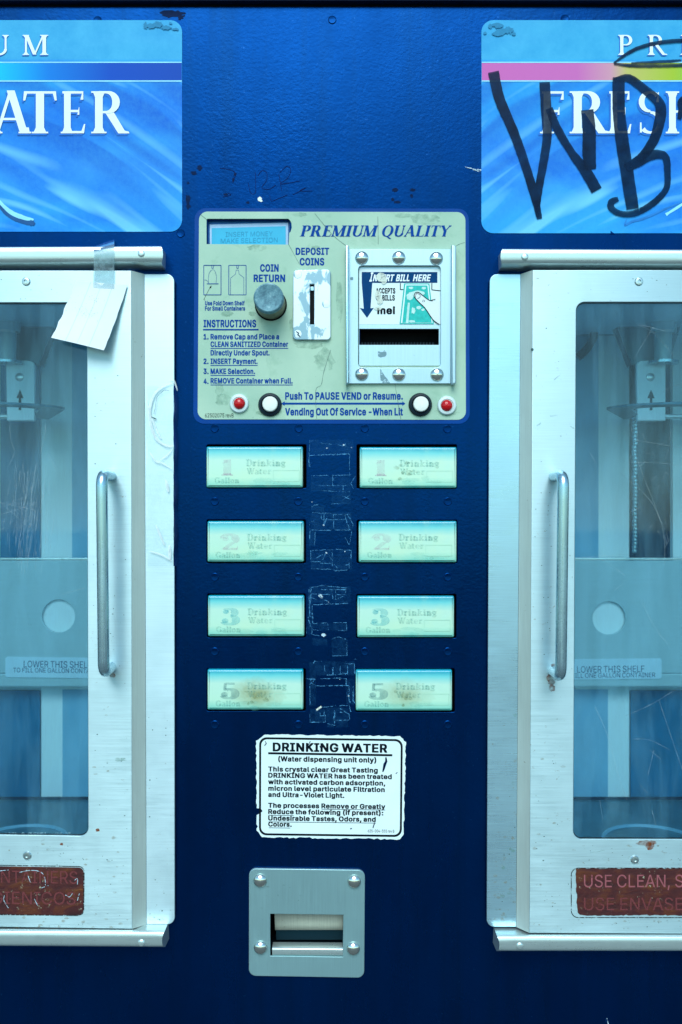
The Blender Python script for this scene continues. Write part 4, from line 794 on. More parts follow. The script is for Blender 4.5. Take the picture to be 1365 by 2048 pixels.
# ---- cabinet
mb = MB(F0)
X0, X1, YT, YB, DEP = -640, 2005, -170, 3440, 1600
mb.strip([[(x, y, -6) for x, y in ((X0, YT), (X1, YT), (X1, YB), (X0, YB))], [(x, y, -DEP) for x, y in ((X0, YT), (X1, YT), (X1, YB), (X0, YB))]], 'paint', True)
mb.add([(X0, YT, -DEP), (X1, YT, -DEP), (X1, YB, -DEP), (X0, YB, -DEP)], [[0, 1, 2, 3]], 'trim')
build('cabinet', mb, machine)
mb = MB(F0)
holes = [rrect(*BUTTONS[r][k], 3, 3) for r in BUTTONS for k in (0, 2)]
holes += [rrect(416, 440, 580, 489, 2, 2), rrect(714, 533, 886, 733, 2, 2), rrect(536, 1822, 692, 1918, 2, 2)]
holes += [[(a, 590), (b, 590), (b, 1790), (a, 1790)] for a, b in BAYS]
mb.plate([[(X0, 13), (X1, 13), (X1, YB), (X0, YB)]] + holes, -5, 0, 'paint', 1.2)
front = build('front_panel', mb, machine)
mb = MB(F0)
mb.box(X0, -170, X1, 9, -5, 14, 'trim', 2)
mb.box(X0, 9.5, X1, 12.4, -5, -2, 'black')
build('top_trim', mb, machine)
# black light-trap behind the button holes and the bill slot
mb = MB(F0)
mb.box(400, 872, 930, 1440, -60, -54, 'black')
mb.box(700, 500, 905, 770, -60, -54, 'black')
build('backing_plate', mb, machine)

# painted-over rivets
mb = MB(F0)
mb.lathe(430, 857, [(8.5, -1), (8.2, .7), (7, 1.4), (5, 1.1), (0.01, 1.0)], 'paint', 22)
riv = build('painted_rivet', mb, front)
RV = [(598, 857), (730, 857), (895, 858)]
for y in (1003, 1154, 1303, 1449):
    RV += [(430, y), (597, y), (730, y), (896, y)]
RV += [(362, 467), (665, 40), (196, 41), (1130, 38), (1640, 38), (-300, 40)]
for x, y in RV: repeat(riv, F0(x, y, .4), front)

# scuffs, chips and scratched marks on the paint
mb = MB(F0)
for i, (x, y, rx, ry) in enumerate(((388, 346, 9, 6), (400, 336, 7, 7), (377, 366, 4, 3), (376, 398, 6, 14), (377, 412, 6, 8), (471, 348, 4, 5), (467, 360, 3, 6), (790, 380, 9, 5), (795, 404, 8, 4), (786, 399, 4, 4), (826, 380, 8, 4), (824, 392, 4, 6), (452, 389, 6, 3), (496, 405, 5, 3), (345, 28, 30, 10), (362, 34, 10, 8))):
    mb.z += .02; mb.poly(blob(x, y, rx, ry, .55, 20, i), .3 + mb.z % .2, 'scuff')
mb.poly(blob(520, 398.5, 4.6, 5, .2, 14, 5), .8, 'chip'); mb.poly(blob(523, 402, 3, 2.4, .2, 12, 6), .84, 'chip')
for pts in ([(497, 366), (501, 384), (507, 388), (512, 382), (511, 344)], [(516, 352), (524, 342), (533, 345), (534, 360), (524, 376), (540, 378), (552, 370)], [(558, 347), (564, 382)], [(560, 345), (574, 333), (582, 340), (576, 356), (562, 368), (600, 362)], [(540, 390), (543, 402), (556, 398), (575, 390)], [(586, 390), (612, 376), (600, 382), (625, 382)], [(440, 336), (470, 344), (466, 366)], [(446, 394), (462, 390), (456, 386)]):
    mb.ribbon(curve(pts, 5), .9, .4, 'scratch_line')
for pts in ([(930, 334), (950, 337), (966, 342)], [(945, 338), (962, 344)], [(955, 339), (967, 340)]):
    mb.ribbon(wob(pts[0], pts[-1], 6, .8, random), [.6, 1.2, 2, 1.2, 2.6, 2, 1], .5, 'residue_white')
mb.poly(blob(1213, 2040, 4, 6, .4, 12, 3), .5, 'scuff')
mb.ribbon([(1214, 2036), (1217, 2048), (1222, 2056)], [1, 1.6, 1], .7, 'residue_white')
build('paint_marks', mb, front)

# old tape residue between the buttons
mb = MB(F0)
rnd = random.Random(3)
K = 6.826
def A(x, y): return (590 + x / K, 870 + y / K)
def B(x, y): return (590 + x / K, 1160 + y / K)
def seg(f, x0, y0, x1, y1, w=1.1):
    a, b = f(x0, y0), f(x1, y1); l = math.hypot(b[0] - a[0], b[1] - a[1]); k = max(3, int(l / 4))
    mb.ribbon(wob(a, b, k, .55, rnd), [w * rnd.uniform(.4, 1.5) for _ in range(k + 1)], .3, 'residue_line')
for s_ in ((210, 280, 500, 265, 1.3), (500, 268, 740, 258, 1.8), (748, 262, 748, 550, 1.2), (225, 555, 470, 550, 1.5), (505, 552, 770, 545, 1.5), (205, 70, 190, 430, 1), (185, 340, 210, 440, 1.6), (515, 560, 522, 700, 1.3), (300, 690, 740, 690, .8), (360, 760, 500, 768, .9), (660, 690, 655, 770, 1.4), (500, 770, 760, 775, .7), (500, 940, 640, 940, .7), (650, 830, 760, 880, 1.2), (660, 880, 740, 830, .8), (830, 560, 765, 660, .9), (765, 660, 800, 735, 1), (230, 985, 260, 960, 1.6), (260, 960, 320, 952, 1.6), (240, 1060, 500, 1070, 1), (520, 1085, 760, 1085, .9), (205, 1190, 270, 1170, 1), (205, 1190, 205, 1290, 1), (350, 1160, 700, 1150, 1), (230, 1298, 500, 1298, 2), (500, 1296, 780, 1298, 1.7), (530, 1080, 530, 1290, 1), (680, 1085, 745, 1290, 1.4), (720, 1085, 795, 1220, 1.4), (795, 1220, 745, 1500, 1.2), (745, 1500, 680, 1390, 1), (210, 1300, 205, 1420, 1.2), (280, 1320, 270, 1510, 1.2), (230, 1580, 400, 1565, 1.2), (400, 1565, 520, 1570, 1), (560, 1560, 770, 1575, 1.2), (770, 1575, 770, 1690, 1), (220, 1580, 220, 1700, 1.2), (290, 1680, 380, 1630, 1), (420, 1620, 380, 1700, 1), (460, 1630, 500, 1700, 1), (220, 1725, 350, 1730, 1.6), (350, 1750, 500, 1752, 1.2), (510, 1600, 515, 1800, 1.2), (530, 1770, 590, 1820, 1.3), (530, 1800, 530, 1845, 1), (530, 1850, 720, 1845, 1.6), (740, 1740, 740, 1820, 1), (690, 1780, 740, 1760, 1), (220, 1825, 510, 1832, .8), (360, 1070, 360, 1150, 1.2), (400, 1080, 400, 1200, 1.4), (440, 1140, 390, 1230, 2), (210, 90, 290, 70, .8), (340, 110, 700, 150, .7), (640, 160, 700, 120, 1.4)):
    seg(A, *s_)
for s_ in ((205, 110, 360, 75, 1.2), (360, 75, 720, 110, .9), (220, 110, 215, 330, 1.6), (195, 120, 205, 500, 1.4), (360, 130, 700, 130, 1.3), (700, 130, 690, 180, 1), (220, 190, 480, 200, 1.2), (560, 200, 690, 200, 1), (510, 130, 520, 260, 1.5), (560, 130, 555, 270, 1), (220, 235, 320, 270, 1.5), (380, 250, 460, 300, 1.5), (560, 270, 660, 220, 1), (245, 338, 480, 328, 1.5), (480, 330, 730, 318, 1.6), (240, 340, 240, 440, 1.2), (240, 450, 250, 590, 2), (180, 500, 215, 640, 1.5), (160, 640, 165, 730, .8), (250, 595, 440, 585, 1.2), (520, 585, 710, 582, 1.2), (710, 590, 710, 690, .8), (450, 590, 455, 680, .7), (240, 680, 330, 690, .8), (590, 690, 700, 692, .8), (230, 640, 235, 740, 1.5), (240, 745, 340, 760, .7), (520, 800, 600, 775, 1.2), (600, 775, 700, 805, 1.2), (712, 850, 712, 1030, 1.1), (515, 1035, 720, 1035, .8), (250, 1140, 275, 1105, 2), (275, 1105, 370, 1110, .8), (800, 1085, 860, 1075, .7), (690, 1145, 810, 1142, 1.4), (812, 1142, 818, 1280, 2), (405, 1170, 410, 1250, 1), (520, 1190, 520, 1290, 2), (620, 1170, 620, 1290, .8), (720, 1170, 720, 1290, 1), (430, 1300, 560, 1290, 1.4), (600, 1290, 720, 1270, 1), (640, 1250, 700, 1290, 1), (350, 1350, 550, 1340, 1.2), (560, 1340, 700, 1345, 1.2), (160, 1345, 280, 1355, 1.5), (210, 1360, 260, 1430, 1.5), (260, 1370, 200, 1430, 1.3), (290, 1445, 520, 1440, 1.4), (520, 1440, 740, 1438, 1.5), (700, 1345, 700, 1430, 1.8), (740, 1440, 745, 1560, 1), (730, 1560, 755, 1680, 2), (800, 1450, 795, 1650, 2), (800, 1650, 830, 1700, 1.4), (740, 1700, 770, 1800, 1.5), (285, 1790, 380, 1730, 1), (370, 1740, 560, 1715, 1.2), (610, 1715, 740, 1712, 1.4), (345, 1810, 345, 1850, 1.2), (345, 1850, 400, 1850, 1.2), (400, 1850, 405, 1800, 1.2), (540, 1780, 545, 1960, 2), (560, 1780, 530, 1900, 1.3), (620, 1755, 740, 1830, 1.6), (740, 1830, 750, 1910, 1), (560, 1915, 750, 1912, 1), (205, 1830, 210, 1940, .8), (205, 1942, 410, 1940, 1.4), (415, 1840, 420, 1940, 1), (450, 1960, 550, 1985, .8), (205, 1450, 210, 1700, 1), (620, 1800, 660, 1815, 1.4)):
    seg(B, *s_)
for f, x0, y0, x1, y1 in ((A, 200, 60, 800, 260), (A, 220, 570, 760, 770), (A, 230, 960, 400, 1050), (A, 500, 780, 760, 940), (A, 220, 1060, 780, 1290), (A, 200, 1310, 290, 1510), (A, 220, 1570, 780, 1840), (B, 200, 90, 760, 310), (B, 180, 120, 240, 740), (B, 240, 600, 710, 690), (B, 240, 800, 445, 885), (B, 505, 800, 722, 1038), (B, 200, 1120, 300, 1340), (B, 300, 1110, 820, 1300), (B, 200, 1350, 290, 1720), (B, 700, 1350, 820, 1700), (B, 205, 1760, 420, 1940), (B, 430, 1740, 755, 1910), (B, 440, 1910, 730, 2010)):
    a, b = f(x0, y0), f(x1, y1); j = lambda: rnd.uniform(-.8, .8)
    mb.z += .02
    mb.poly([(a[0] + j(), a[1] + j()), (b[0] + j(), a[1] + j()), (b[0] + j(), b[1] + j()), (a[0] + j(), b[1] + j())], .2 + mb.z % .1, 'residue_film')
for f, x, y, r in ((A, 430, 1610, 2.6), (A, 395, 1230, 2.2), (A, 685, 1590, 1.6), (A, 440, 180, 2.2), (A, 670, 135, 2.4), (A, 240, 915, 2), (A, 775, 172, 1.4), (B, 350, 215, 5), (B, 370, 235, 4), (B, 395, 750, 5.5), (B, 465, 300, 2.4), (B, 615, 1355, 1.3), (B, 735, 1580, 2)):
    p = f(x, y); mb.z += .02; mb.poly(blob(p[0], p[1], r, r * .8, .4, 12, int(x)), .9 + mb.z % .1, 'residue_white')
p = B(330, 1750); mb.poly([(p[0] - 6, p[1] + 2), (p[0] + 4, p[1] - 5), (p[0] + 6, p[1] - 2), (p[0] - 4, p[1] + 5)], 1.1, 'worn_print')
build('tape_residue', mb, front)

# ---- printed signs
def sign(x0, x1, y0, y1b, tag):
    """x0..x1: whole sign; same artwork on both"""
    org = F0((x0 + x1) / 2, 444, 2)
    mb = MB(F0)
    out = rquad((x0, y0), (x1, y0), (x1, y1b), (x0, y1b), 24, 8)
    if tag: out = out[:len(out)] 
    mb.plate([out], 0, 1.6, 'sign', .4)
    o = build('sign', mb, machine, org)
    mb = MB(F0)
    mb.box(x0 + .8, 127, x1 - .8, 161.5, 1.9, 2.0, 'rainbow')
    mb.box(x0 + .8, 124.6, x1 - .8, 126.8, 2.2, 2.3, 'splash_pale'); mb.box(x0 + .8, 161.8, x1 - .8, 164.4, 2.2, 2.3, 'splash_pale')
    build('rainbow_stripe', mb, o, F0((x0 + x1) / 2, 144, 2))
    mb = MB(F0)
    P = [('P', 273, 301), ('R', 332, 371), ('E', 397, 426), ('M', 455, 506), ('I', 535, 550), ('U', 572, 611), ('M', 639, 690)]
    L = [('F', 117, 164), ('R', 176, 257), ('E', 252, 299), ('S', 314, 362), ('H', 368, 436), ('W', 486, 582), ('A', 578, 656), ('T', 640, 707), ('E', 715, 764), ('R', 776, 852)]
    for chars, base, cap, sh in ((P, 111.5, 40, 2), (L, 268, 84, 4)):
        ch = [(c, x0 + a, x0 + b) for c, a, b in chars]
        T = .20 if cap > 50 else .16
        mb.glyphs(ch, base, cap, 2.3, 'ink_shadow', T, .055, dx=-sh * .8, dy=sh)
        mb.glyphs(ch, base, cap, 2.9, 'white_ink', T, .055)
    build('lettering', mb, o)
    # splash of the drop
    mb = MB(F0); cx = (x0 + x1) / 2
    for m in (1, -1):
        arm = curve([(cx + m * 100, 396 if m > 0 else 428), (cx + m * 130, 430 if m > 0 else 422), (cx + m * 160, 444 if m > 0 else 436), (cx + m * 182, 447)] if m > 0 else [(cx - 70, 402), (cx - 110, 418), (cx - 150, 436), (cx - 178, 444), (cx - 192, 451), (cx - 188, 438)], 6)
        k = len(arm)
        if m > 0:
            mb.ribbon([(x, y - 6) for x, y in arm], [12 * math.sin(math.pi * (i + 1) / (k + 1)) + 3 for i in range(k)], 1.9, 'splash_pale', .4)
            mb.ribbon(arm, [5 + 5 * i / k for i in range(k)], 2.4, 'splash_dark', .5)
            mb.poly(blob(cx + 178, 447, 9, 7, .5, 14, 3), 3.0, 'splash_dark')
        else:
            mb.ribbon(arm, [4 * math.sin(math.pi * (i + 1) / (k + 1)) + 1 for i in range(k)], 2.3, 'splash', .3)
    crown = curve([(cx - 110, 430), (cx - 60, 396), (cx - 40, 360), (cx - 15, 410), (cx + 10, 350), (cx + 40, 405), (cx + 70, 370), (cx + 110, 430)], 6)
    mb.ribbon(crown, 6, 2.0, 'splash_pale', .8)
    build('splash_print', mb, o)
    return o
sl = sign(-592, 365, 41, 464, 0)
sr = sign(963, 1920, 41, 467, 1)
mb = MB(F0)
for i, (x, y, rx, ry) in enumerate(((292, 53, 6, 9), (304, 53, 11, 8), (318, 50, 12, 8), (333, 57, 13, 6), (352, 60, 9, 3), (342, 48, 4, 3))):
    mb.z += .03; mb.poly(blob(x, y, rx, ry, .5, 20, i + 40), 3.2 + mb.z % .2, 'teal_scuff')
build('peeled_patch', mb, sl)
mb = MB(F0)
for i, (x, y, rx, ry) in enumerate(((980, 54, 6, 6), (995, 52, 14, 9), (1000, 66, 20, 9), (1018, 62, 14, 9), (1028, 70, 6, 5), (970, 68, 4, 4))):
    mb.z += .03; mb.poly(blob(x, y, rx, ry, .55, 20, i + 50), 3.2 + mb.z % .2, 'teal_scuff')
build('peeled_patch', mb, sr)
mb = MB(F0)
mb.poly([(1221, 468), (1221, 462), (1226, 466), (1232, 468.5)], 2.0, 'paint')
build('torn_notch', mb, sr)
# marker graffiti
mb = MB(F0)
G = [([(986.7, 145), (999, 199), (1027, 265), (1049, 327), (1068, 389), (1079, 439)], [22, 21, 19, 18, 17, 10]),
     ([(1089, 166), (1092, 218), (1094, 274), (1086, 330), (1077, 383), (1075, 436)], [21, 21, 18, 17, 15, 5]),
     ([(1098, 218), (1114, 258), (1142, 305), (1170, 342), (1193, 382)], [14, 17, 15, 22, 23]),
     ([(1174, 221), (1178, 265), (1178, 311), (1182, 340)], [25, 26, 27, 20]),
     ([(1237, 156), (1237, 218), (1243.5, 280), (1253, 342), (1265, 419)], [24, 25, 26, 26, 25]),
     ([(1228, 162), (1257, 158), (1289, 181), (1315, 204), (1321, 227), (1310, 274), (1289, 308), (1262, 332)], [8, 16, 18, 20, 22, 20, 18, 12]),
     ([(1251, 339), (1276, 324), (1304, 311), (1329, 314), (1334, 342), (1331, 380), (1301, 411), (1267, 428), (1239, 428), (1222, 417), (1223, 405), (1236, 399)], [16, 22, 20, 15, 13, 12, 13, 13, 12, 13, 14, 9]),
     ([(1227, 128), (1264, 103), (1307, 89), (1365, 83), (1420, 90), (1440, 112), (1410, 128), (1365, 132), (1313, 133.5), (1264, 133), (1228, 129)], [4, 7, 8, 8, 8, 8, 8, 7, 7, 7, 4]),
     ([(1262, 127.5), (1307, 126), (1340, 124), (1362, 122)], [3, 6, 6, 3]),
     ([(1358, 240), (1362, 220), (1368, 200), (1440, 196)], [8, 12, 14, 16]), ([(1400, 200), (1398, 280), (1404, 380)], [20, 20, 18])]
for p, w in G:
    c = curve(p, 9); ww = []
    for i in range(len(c)):
        t_ = i / 9; k = min(int(t_), len(w) - 2); ww.append(w[k] + (w[k + 1] - w[k]) * (t_ - k))
    mb.ribbon(c, ww, 3.4, 'marker', .35)
build('graffiti', mb, sr)

# ---- rails above and below the doors
def rail(xa, xb, y0a, y0b, h, convex, rx, ry):
    """rolled aluminium rail; y0a/y0b top edge at both ends"""
    fr = Fr(45); mb = MB(fr)
    prof = [(-45, .06), (-8, .02), (-3, .0), (1, .06), (3, .16), (3.4, .34), (2.6, .52), (2.4, .68), (1, .80), (-3, .90), (-9, .97), (-45, 1.0)]
    n_ = len(prof); rows = []
    steps = 40
    for k in range(steps + 1):
        t_ = k / steps
        r = []
        for e, f in prof:
            x = xa + (xb - xa) * t_; y = y0a + (y0b - y0a) * t_ + f * h
            bul = 5 * (1 - (2 * f - 1) ** 2) * (1 if convex else -1)
            end = abs(t_ - (0 if rx == 'l' else 1))
            if end < .001: x += bul * (-1 if rx == 'l' else 1)
            r.append((x, y, e))
        rows.append(r)
    mb.strip(rows, 'rail', True)
    for rw in (rows[0], rows[-1]): mb.add(rw, [list(range(n_))], 'rail')
    o = build('rail', mb, machine)
    return o
r1 = rail(-560, 322, 496, 491.5, 36, True, 'r', 0)
r2 = rail(1006, 1888, 497, 501, 33, True, 'l', 0)
r3 = rail(-560, 330, 1856, 1862, 37, False, 'r', 0)
r4 = rail(994, 1888, 1871, 1871, 36, False, 'l', 0)
mb = MB(Fr(48)); mb.lathe(283, 507, [(7, -3), (7, .5), (6, 1.6), (4, 2.2), (.01, 2.4)], 'rail', 22)
rr = build('rail_rivet', mb, r1)
for o, x, y in ((r2, 1050, 513.5), (r3, 283, 1886), (r4, 1040, 1892), (r1, -300, 508), (r2, 1800, 518), (r3, -300, 1882), (r4, 1800, 1892)):
    repeat(rr, Fr(48)(x, y, 0), o)

# ---- dispensing bays behind the doors
def bay(m, tag):
    """m = +1 for the bay whose inner side is on the left; mirrored with -1"""
    a, b = BAYS[1] if m > 0 else BAYS[0]
    mb = MB(F0)
    q = [(a, 590), (b, 590), (b, 1790), (a, 1790)]
    f = MB(F0)
    mb.strip([[(x, y, -6) for x, y in q], [(x, y, -418) for x, y in q]], 'bay', True)
    mb.add([(x, y, -418) for x, y in q], [[0, 1, 2, 3]], 'bay')
    bo = build('vending_bay', mb, machine)
    return bo
def MX(x, m): return x if m > 0 else 2 * 671 - x        # the left bay mirrors the right one about x = 671 (as seen)
def mpts(p, m): return [(MX(q[0], m),) + tuple(q[1:]) for q in p]
for m in (1, -1):
    bo = bay(m, m)
    F5 = Fr(-410)
    mb = MB(F5)   # sheets lining the back wall
    mb.plate([mpts([(1150, 672), (1258, 672), (1258, 1620), (1150, 1620)], m)], 0, 4, 'bay_light', 1)
    mb.plate([mpts([(1345, 540), (1480, 540), (1480, 1130), (1345, 1130)], m)], 0, 3, 'bay_light', 1)
    mb.plate([mpts([(1100, 672), (1196, 672), (1196, 1118), (1100, 1118)], m)], 4.5, 6.5, 'bay_pale_blue', .5)
    mb.plate([mpts([(1100, 1378), (1215, 1378), (1215, 1592), (1100, 1592)], m)], 4.5, 6.5, 'bay_pale_blue', .5)
    build('lining_sheet', mb, bo)
    mb = MB(F0); mb.add([(a_, 1727, e_) for a_, e_ in ((BAYS[m > 0][0], -7), (BAYS[m > 0][1], -7), (BAYS[m > 0][1], -417), (BAYS[m > 0][0], -417))], [[0, 1, 2, 3]], 'bay_floor')
    build('bay_floor', mb, bo)
    mb = MB(F5)  # darker bands of the back wall, set in as flat plates
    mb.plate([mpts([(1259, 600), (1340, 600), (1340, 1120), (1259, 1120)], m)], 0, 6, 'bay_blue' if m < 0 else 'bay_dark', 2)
    mb.plate([mpts([(1260, 1380), (1620, 1380), (1620, 1600), (1260, 1600)], m)], 0, 6, 'bay_blue', 2)
    build('dark_wall_panel', mb, bo)
    mb = MB(F5)
    mb.box(*sorted((MX(1160, m), MX(1245, m)))[:1], 649, sorted((MX(1160, m), MX(1245, m)))[1], 651, 6, 7, 'bay_dark')
    mb.box(min(MX(1160, m), MX(1245, m)), 667, max(MX(1160, m), MX(1245, m)), 671, 6, 8, 'bay_dark')
    mb.box(min(MX(1100, m), MX(1500, m)), 1592, max(MX(1100, m), MX(1500, m)), 1602, 6, 12, 'bay_dark')
    build('seam', mb, bo)
    # drain basin on the bay floor
    fy = 1726
    mb = MB(F0)
    cx, ce, ra = (1345 if m > 0 else -5), -112, 106
    ring = []
    for rad, yy in ((ra, 0), (ra - 2, -4), (ra - 6, -4), (ra - 8, 0), (ra - 9, 4)):
        ring.append([(cx + rad * math.cos(2 * math.pi * k / 40), fy + yy, ce + rad * math.sin(2 * math.pi * k / 40)) for k in range(40)])
    mb.strip(ring, 'bay_pale_blue', True)
    build('drain_ring', mb, bo)
    # fold-up shelf
    FS = Fr(-350); mb = MB(FS)
    xs_ = sorted((MX(1030, m), MX(1620, m)))
    hx, hy = (1218, 1236) if m > 0 else (118, 1232)
    mb.plate([[(xs_[0], 1121), (xs_[1], 1121), (xs_[1], 1346), (xs_[0], 1346)], ellipse(hx, hy, 33, 33, 36)], -4, 2, 'shelf', .8)
    mb.box(xs_[0], 1347, xs_[1], 1374, -30, 0, 'shelf', 3)
    mb.box(xs_[0], 1116, xs_[1], 1120, -22, 3, 'rail', 1)
    so = build('shelf', mb, bo)
    mb = MB(Fr(-357)); mb.box(hx - 50, hy - 50, hx + 50, hy + 50, -3, 0, 'bay_light', 1)  # pale plate added close behind so the hole reads bright
    build('hole_backing', mb, so)
    mb = MB(FS)
    lx0, lx1 = (1112, 1323) if m > 0 else (12, 223)
    sl_ = 0.012 if m < 0 else -.01
    y0 = 1313 if m < 0 else 1318
    mb.plate([rquad((lx0, y0), (lx1, y0 + sl_ * 200), (lx1, y0 + 41 + sl_ * 200), (lx0, y0 + 41), 5, 4)], 2.4, 3, 'shelf_label')
    if m > 0:
        mb.text('LOWER THIS SHELF', 1154, 1288, 1345, 13, 3.4, 'ink_dark', 0, 0, sl_); mb.text('TO FILL ONE GALLON CONTAINER', 1125, 1310, 1355.5, 9, 3.4, 'ink_dark', 0, 0, sl_)
    else:
        mb.text('LOWER THIS SHELF', 49, 184, 1334, 13, 3.4, 'ink_dark', 0, 0, sl_); mb.text('TO FILL ONE GALLON CONTAINER', 28, 207, 1344, 9, 3.4, 'ink_dark', 0, 0, sl_)
    build('shelf_label', mb, so)
    # spout hood and nozzle
    FH = Fr(-310); mb = MB(FH)
    Q = mpts([(1228, 631), (1368, 631), (1337, 730), (1265, 730)], m)
    mb.plate([Q], -4, 0, 'hood', 1)
    T0 = mpts([(1228, 631, 0), (1368, 631, 0)], m); T1 = mpts([(1256, 590, -40), (1340, 590, -40)], m)
    mb.strip([T0, T1], 'bay_dark')
    for i, j in ((1, 2), (3, 0)):
        p, q2 = Q[i], Q[j]
        mb.strip([[(p[0], p[1], -4), (q2[0], q2[1], -4)], [(p[0], p[1], -40), (q2[0], q2[1], -40)]], 'bay_dark')
    build('spout_hood', mb, bo)
    FN = Fr(-262); mb = MB(FN)
    nx = MX(1327, m)
    def vtube(y0, y1, r, mat, e=0):
        mb.strip([[(nx + r * math.cos(2 * math.pi * k / 24), y, e + r * math.sin(2 * math.pi * k / 24)) for k in range(24)] for y in (y0, y1)], mat, True)
    vtube(585, 664, 25, 'shelf'); vtube(600, 722, 17, 'shelf', -2); vtube(663, 668, 20, 'rail', 8)
    ringp = []
    for rad, yy in ((17, 722), (30, 722), (30, 727), (17, 727)):
        ringp.append([(nx + rad * math.cos(2 * math.pi * k / 24), yy, rad * math.sin(2 * math.pi * k / 24)) for k in range(24)])
    mb.strip(ringp, 'handle', True)
    build('nozzle', mb, bo)
    # bracket with the arrow sticker
    FB = Fr(-285); mb = MB(FB)
    bx0, bx1 = (1272, 1330) if m > 0 else (14, 71)
    mb.plate([rquad((bx0, 722), (bx1, 722), (bx1, 842), (bx0 + 2, 842), (12, 12, 1, 1), 6)], -5, 6, 'bay_light', 1.5)
    bk = build('bottle_bracket', mb, bo)
    mb = MB(FB); c0 = (bx0 + bx1) / 2
    c0 = 1300.5 if m > 0 else 42.5
    mb.poly([(c0 - 7, 797), (c0, 780), (c0 + 7, 797)], 7, 'ink_black'); mb.box(c0 - 2.4, 797, c0 + 2.4, 821, 7, 7.4, 'ink_black')
    build('arrow_sticker', mb, bk)
    mb = MB(FB); mb.lathe(c0 - 1, 755, [(8.5, 6), (8, 8), (5, 9.5), (.01, 10)], 'screw', 20)
    build('screw', mb, bk)
    # bottle neck holder: flat ring seen from below, with front rod
    mb = MB(F0); H = 1024 - 225
    cxh = 1441 if m > 0 else -99
    def HP(x, e): return (x, H, e)
    ccx = (cxh - 671) * m + 671
    outp, inn = [], []
    hw = 174
    for k in range(25):
        a = R(180 * k / 24)
        outp.append((cxh + hw * math.cos(a), -180 + 110 * math.sin(a))); inn.append((cxh + (hw - 54) * math.cos(a), -180 + 62 * math.sin(a)))
    outp = [(cxh + 70, -390)] + outp + [(cxh - 70, -390)]
    inn = [(cxh + 40, -355)] + inn + [(cxh - 40, -355)]
    mb.strip([[(x, H, e) for x, e in outp], [(x, H, e) for x, e in inn], [(x, H - 5, e) for x, e in inn], [(x, H - 5, e) for x, e in outp], [(x, H, e) for x, e in outp]], 'ring')
    mb.tube([(cxh - 60, H + 3, -292), (cxh + 200 * m, H + 3, -292)] if m > 0 else [(cxh + 60, H + 3, -292), (cxh - 200, H + 3, -292)], 6, 'rail')
    build('neck_holder', mb, bo)
    if m > 0:
        mb = MB(F5)
        mb.tube(curve([(1150, 604, 40), (1172, 622, 60), (1160, 640, 60)], 6), 10, 'hose')
        mb.tube(curve([(1178, 606, 30), (1182, 670, 30), (1168, 700, 40), (1148, 720, 40)], 6), 8, 'hose')
        build('hose', mb, bo)
        FC = Fr(-310); mb = MB(FC)
        for k in range(38):
            y = 828 + k * 7.4
            mb.lathe(1270 + rnd.uniform(-1, 1), y, [(2, -5), (4.2, -3), (5, 0), (4.2, 3), (2, 5), (.01, 5.2)], 'handle', 10)
        mb.tube([(1270, 824, 0), (1270, 1104, 0)], 1.4, 'handle', 8)
        build('bead_chain', mb, bo)

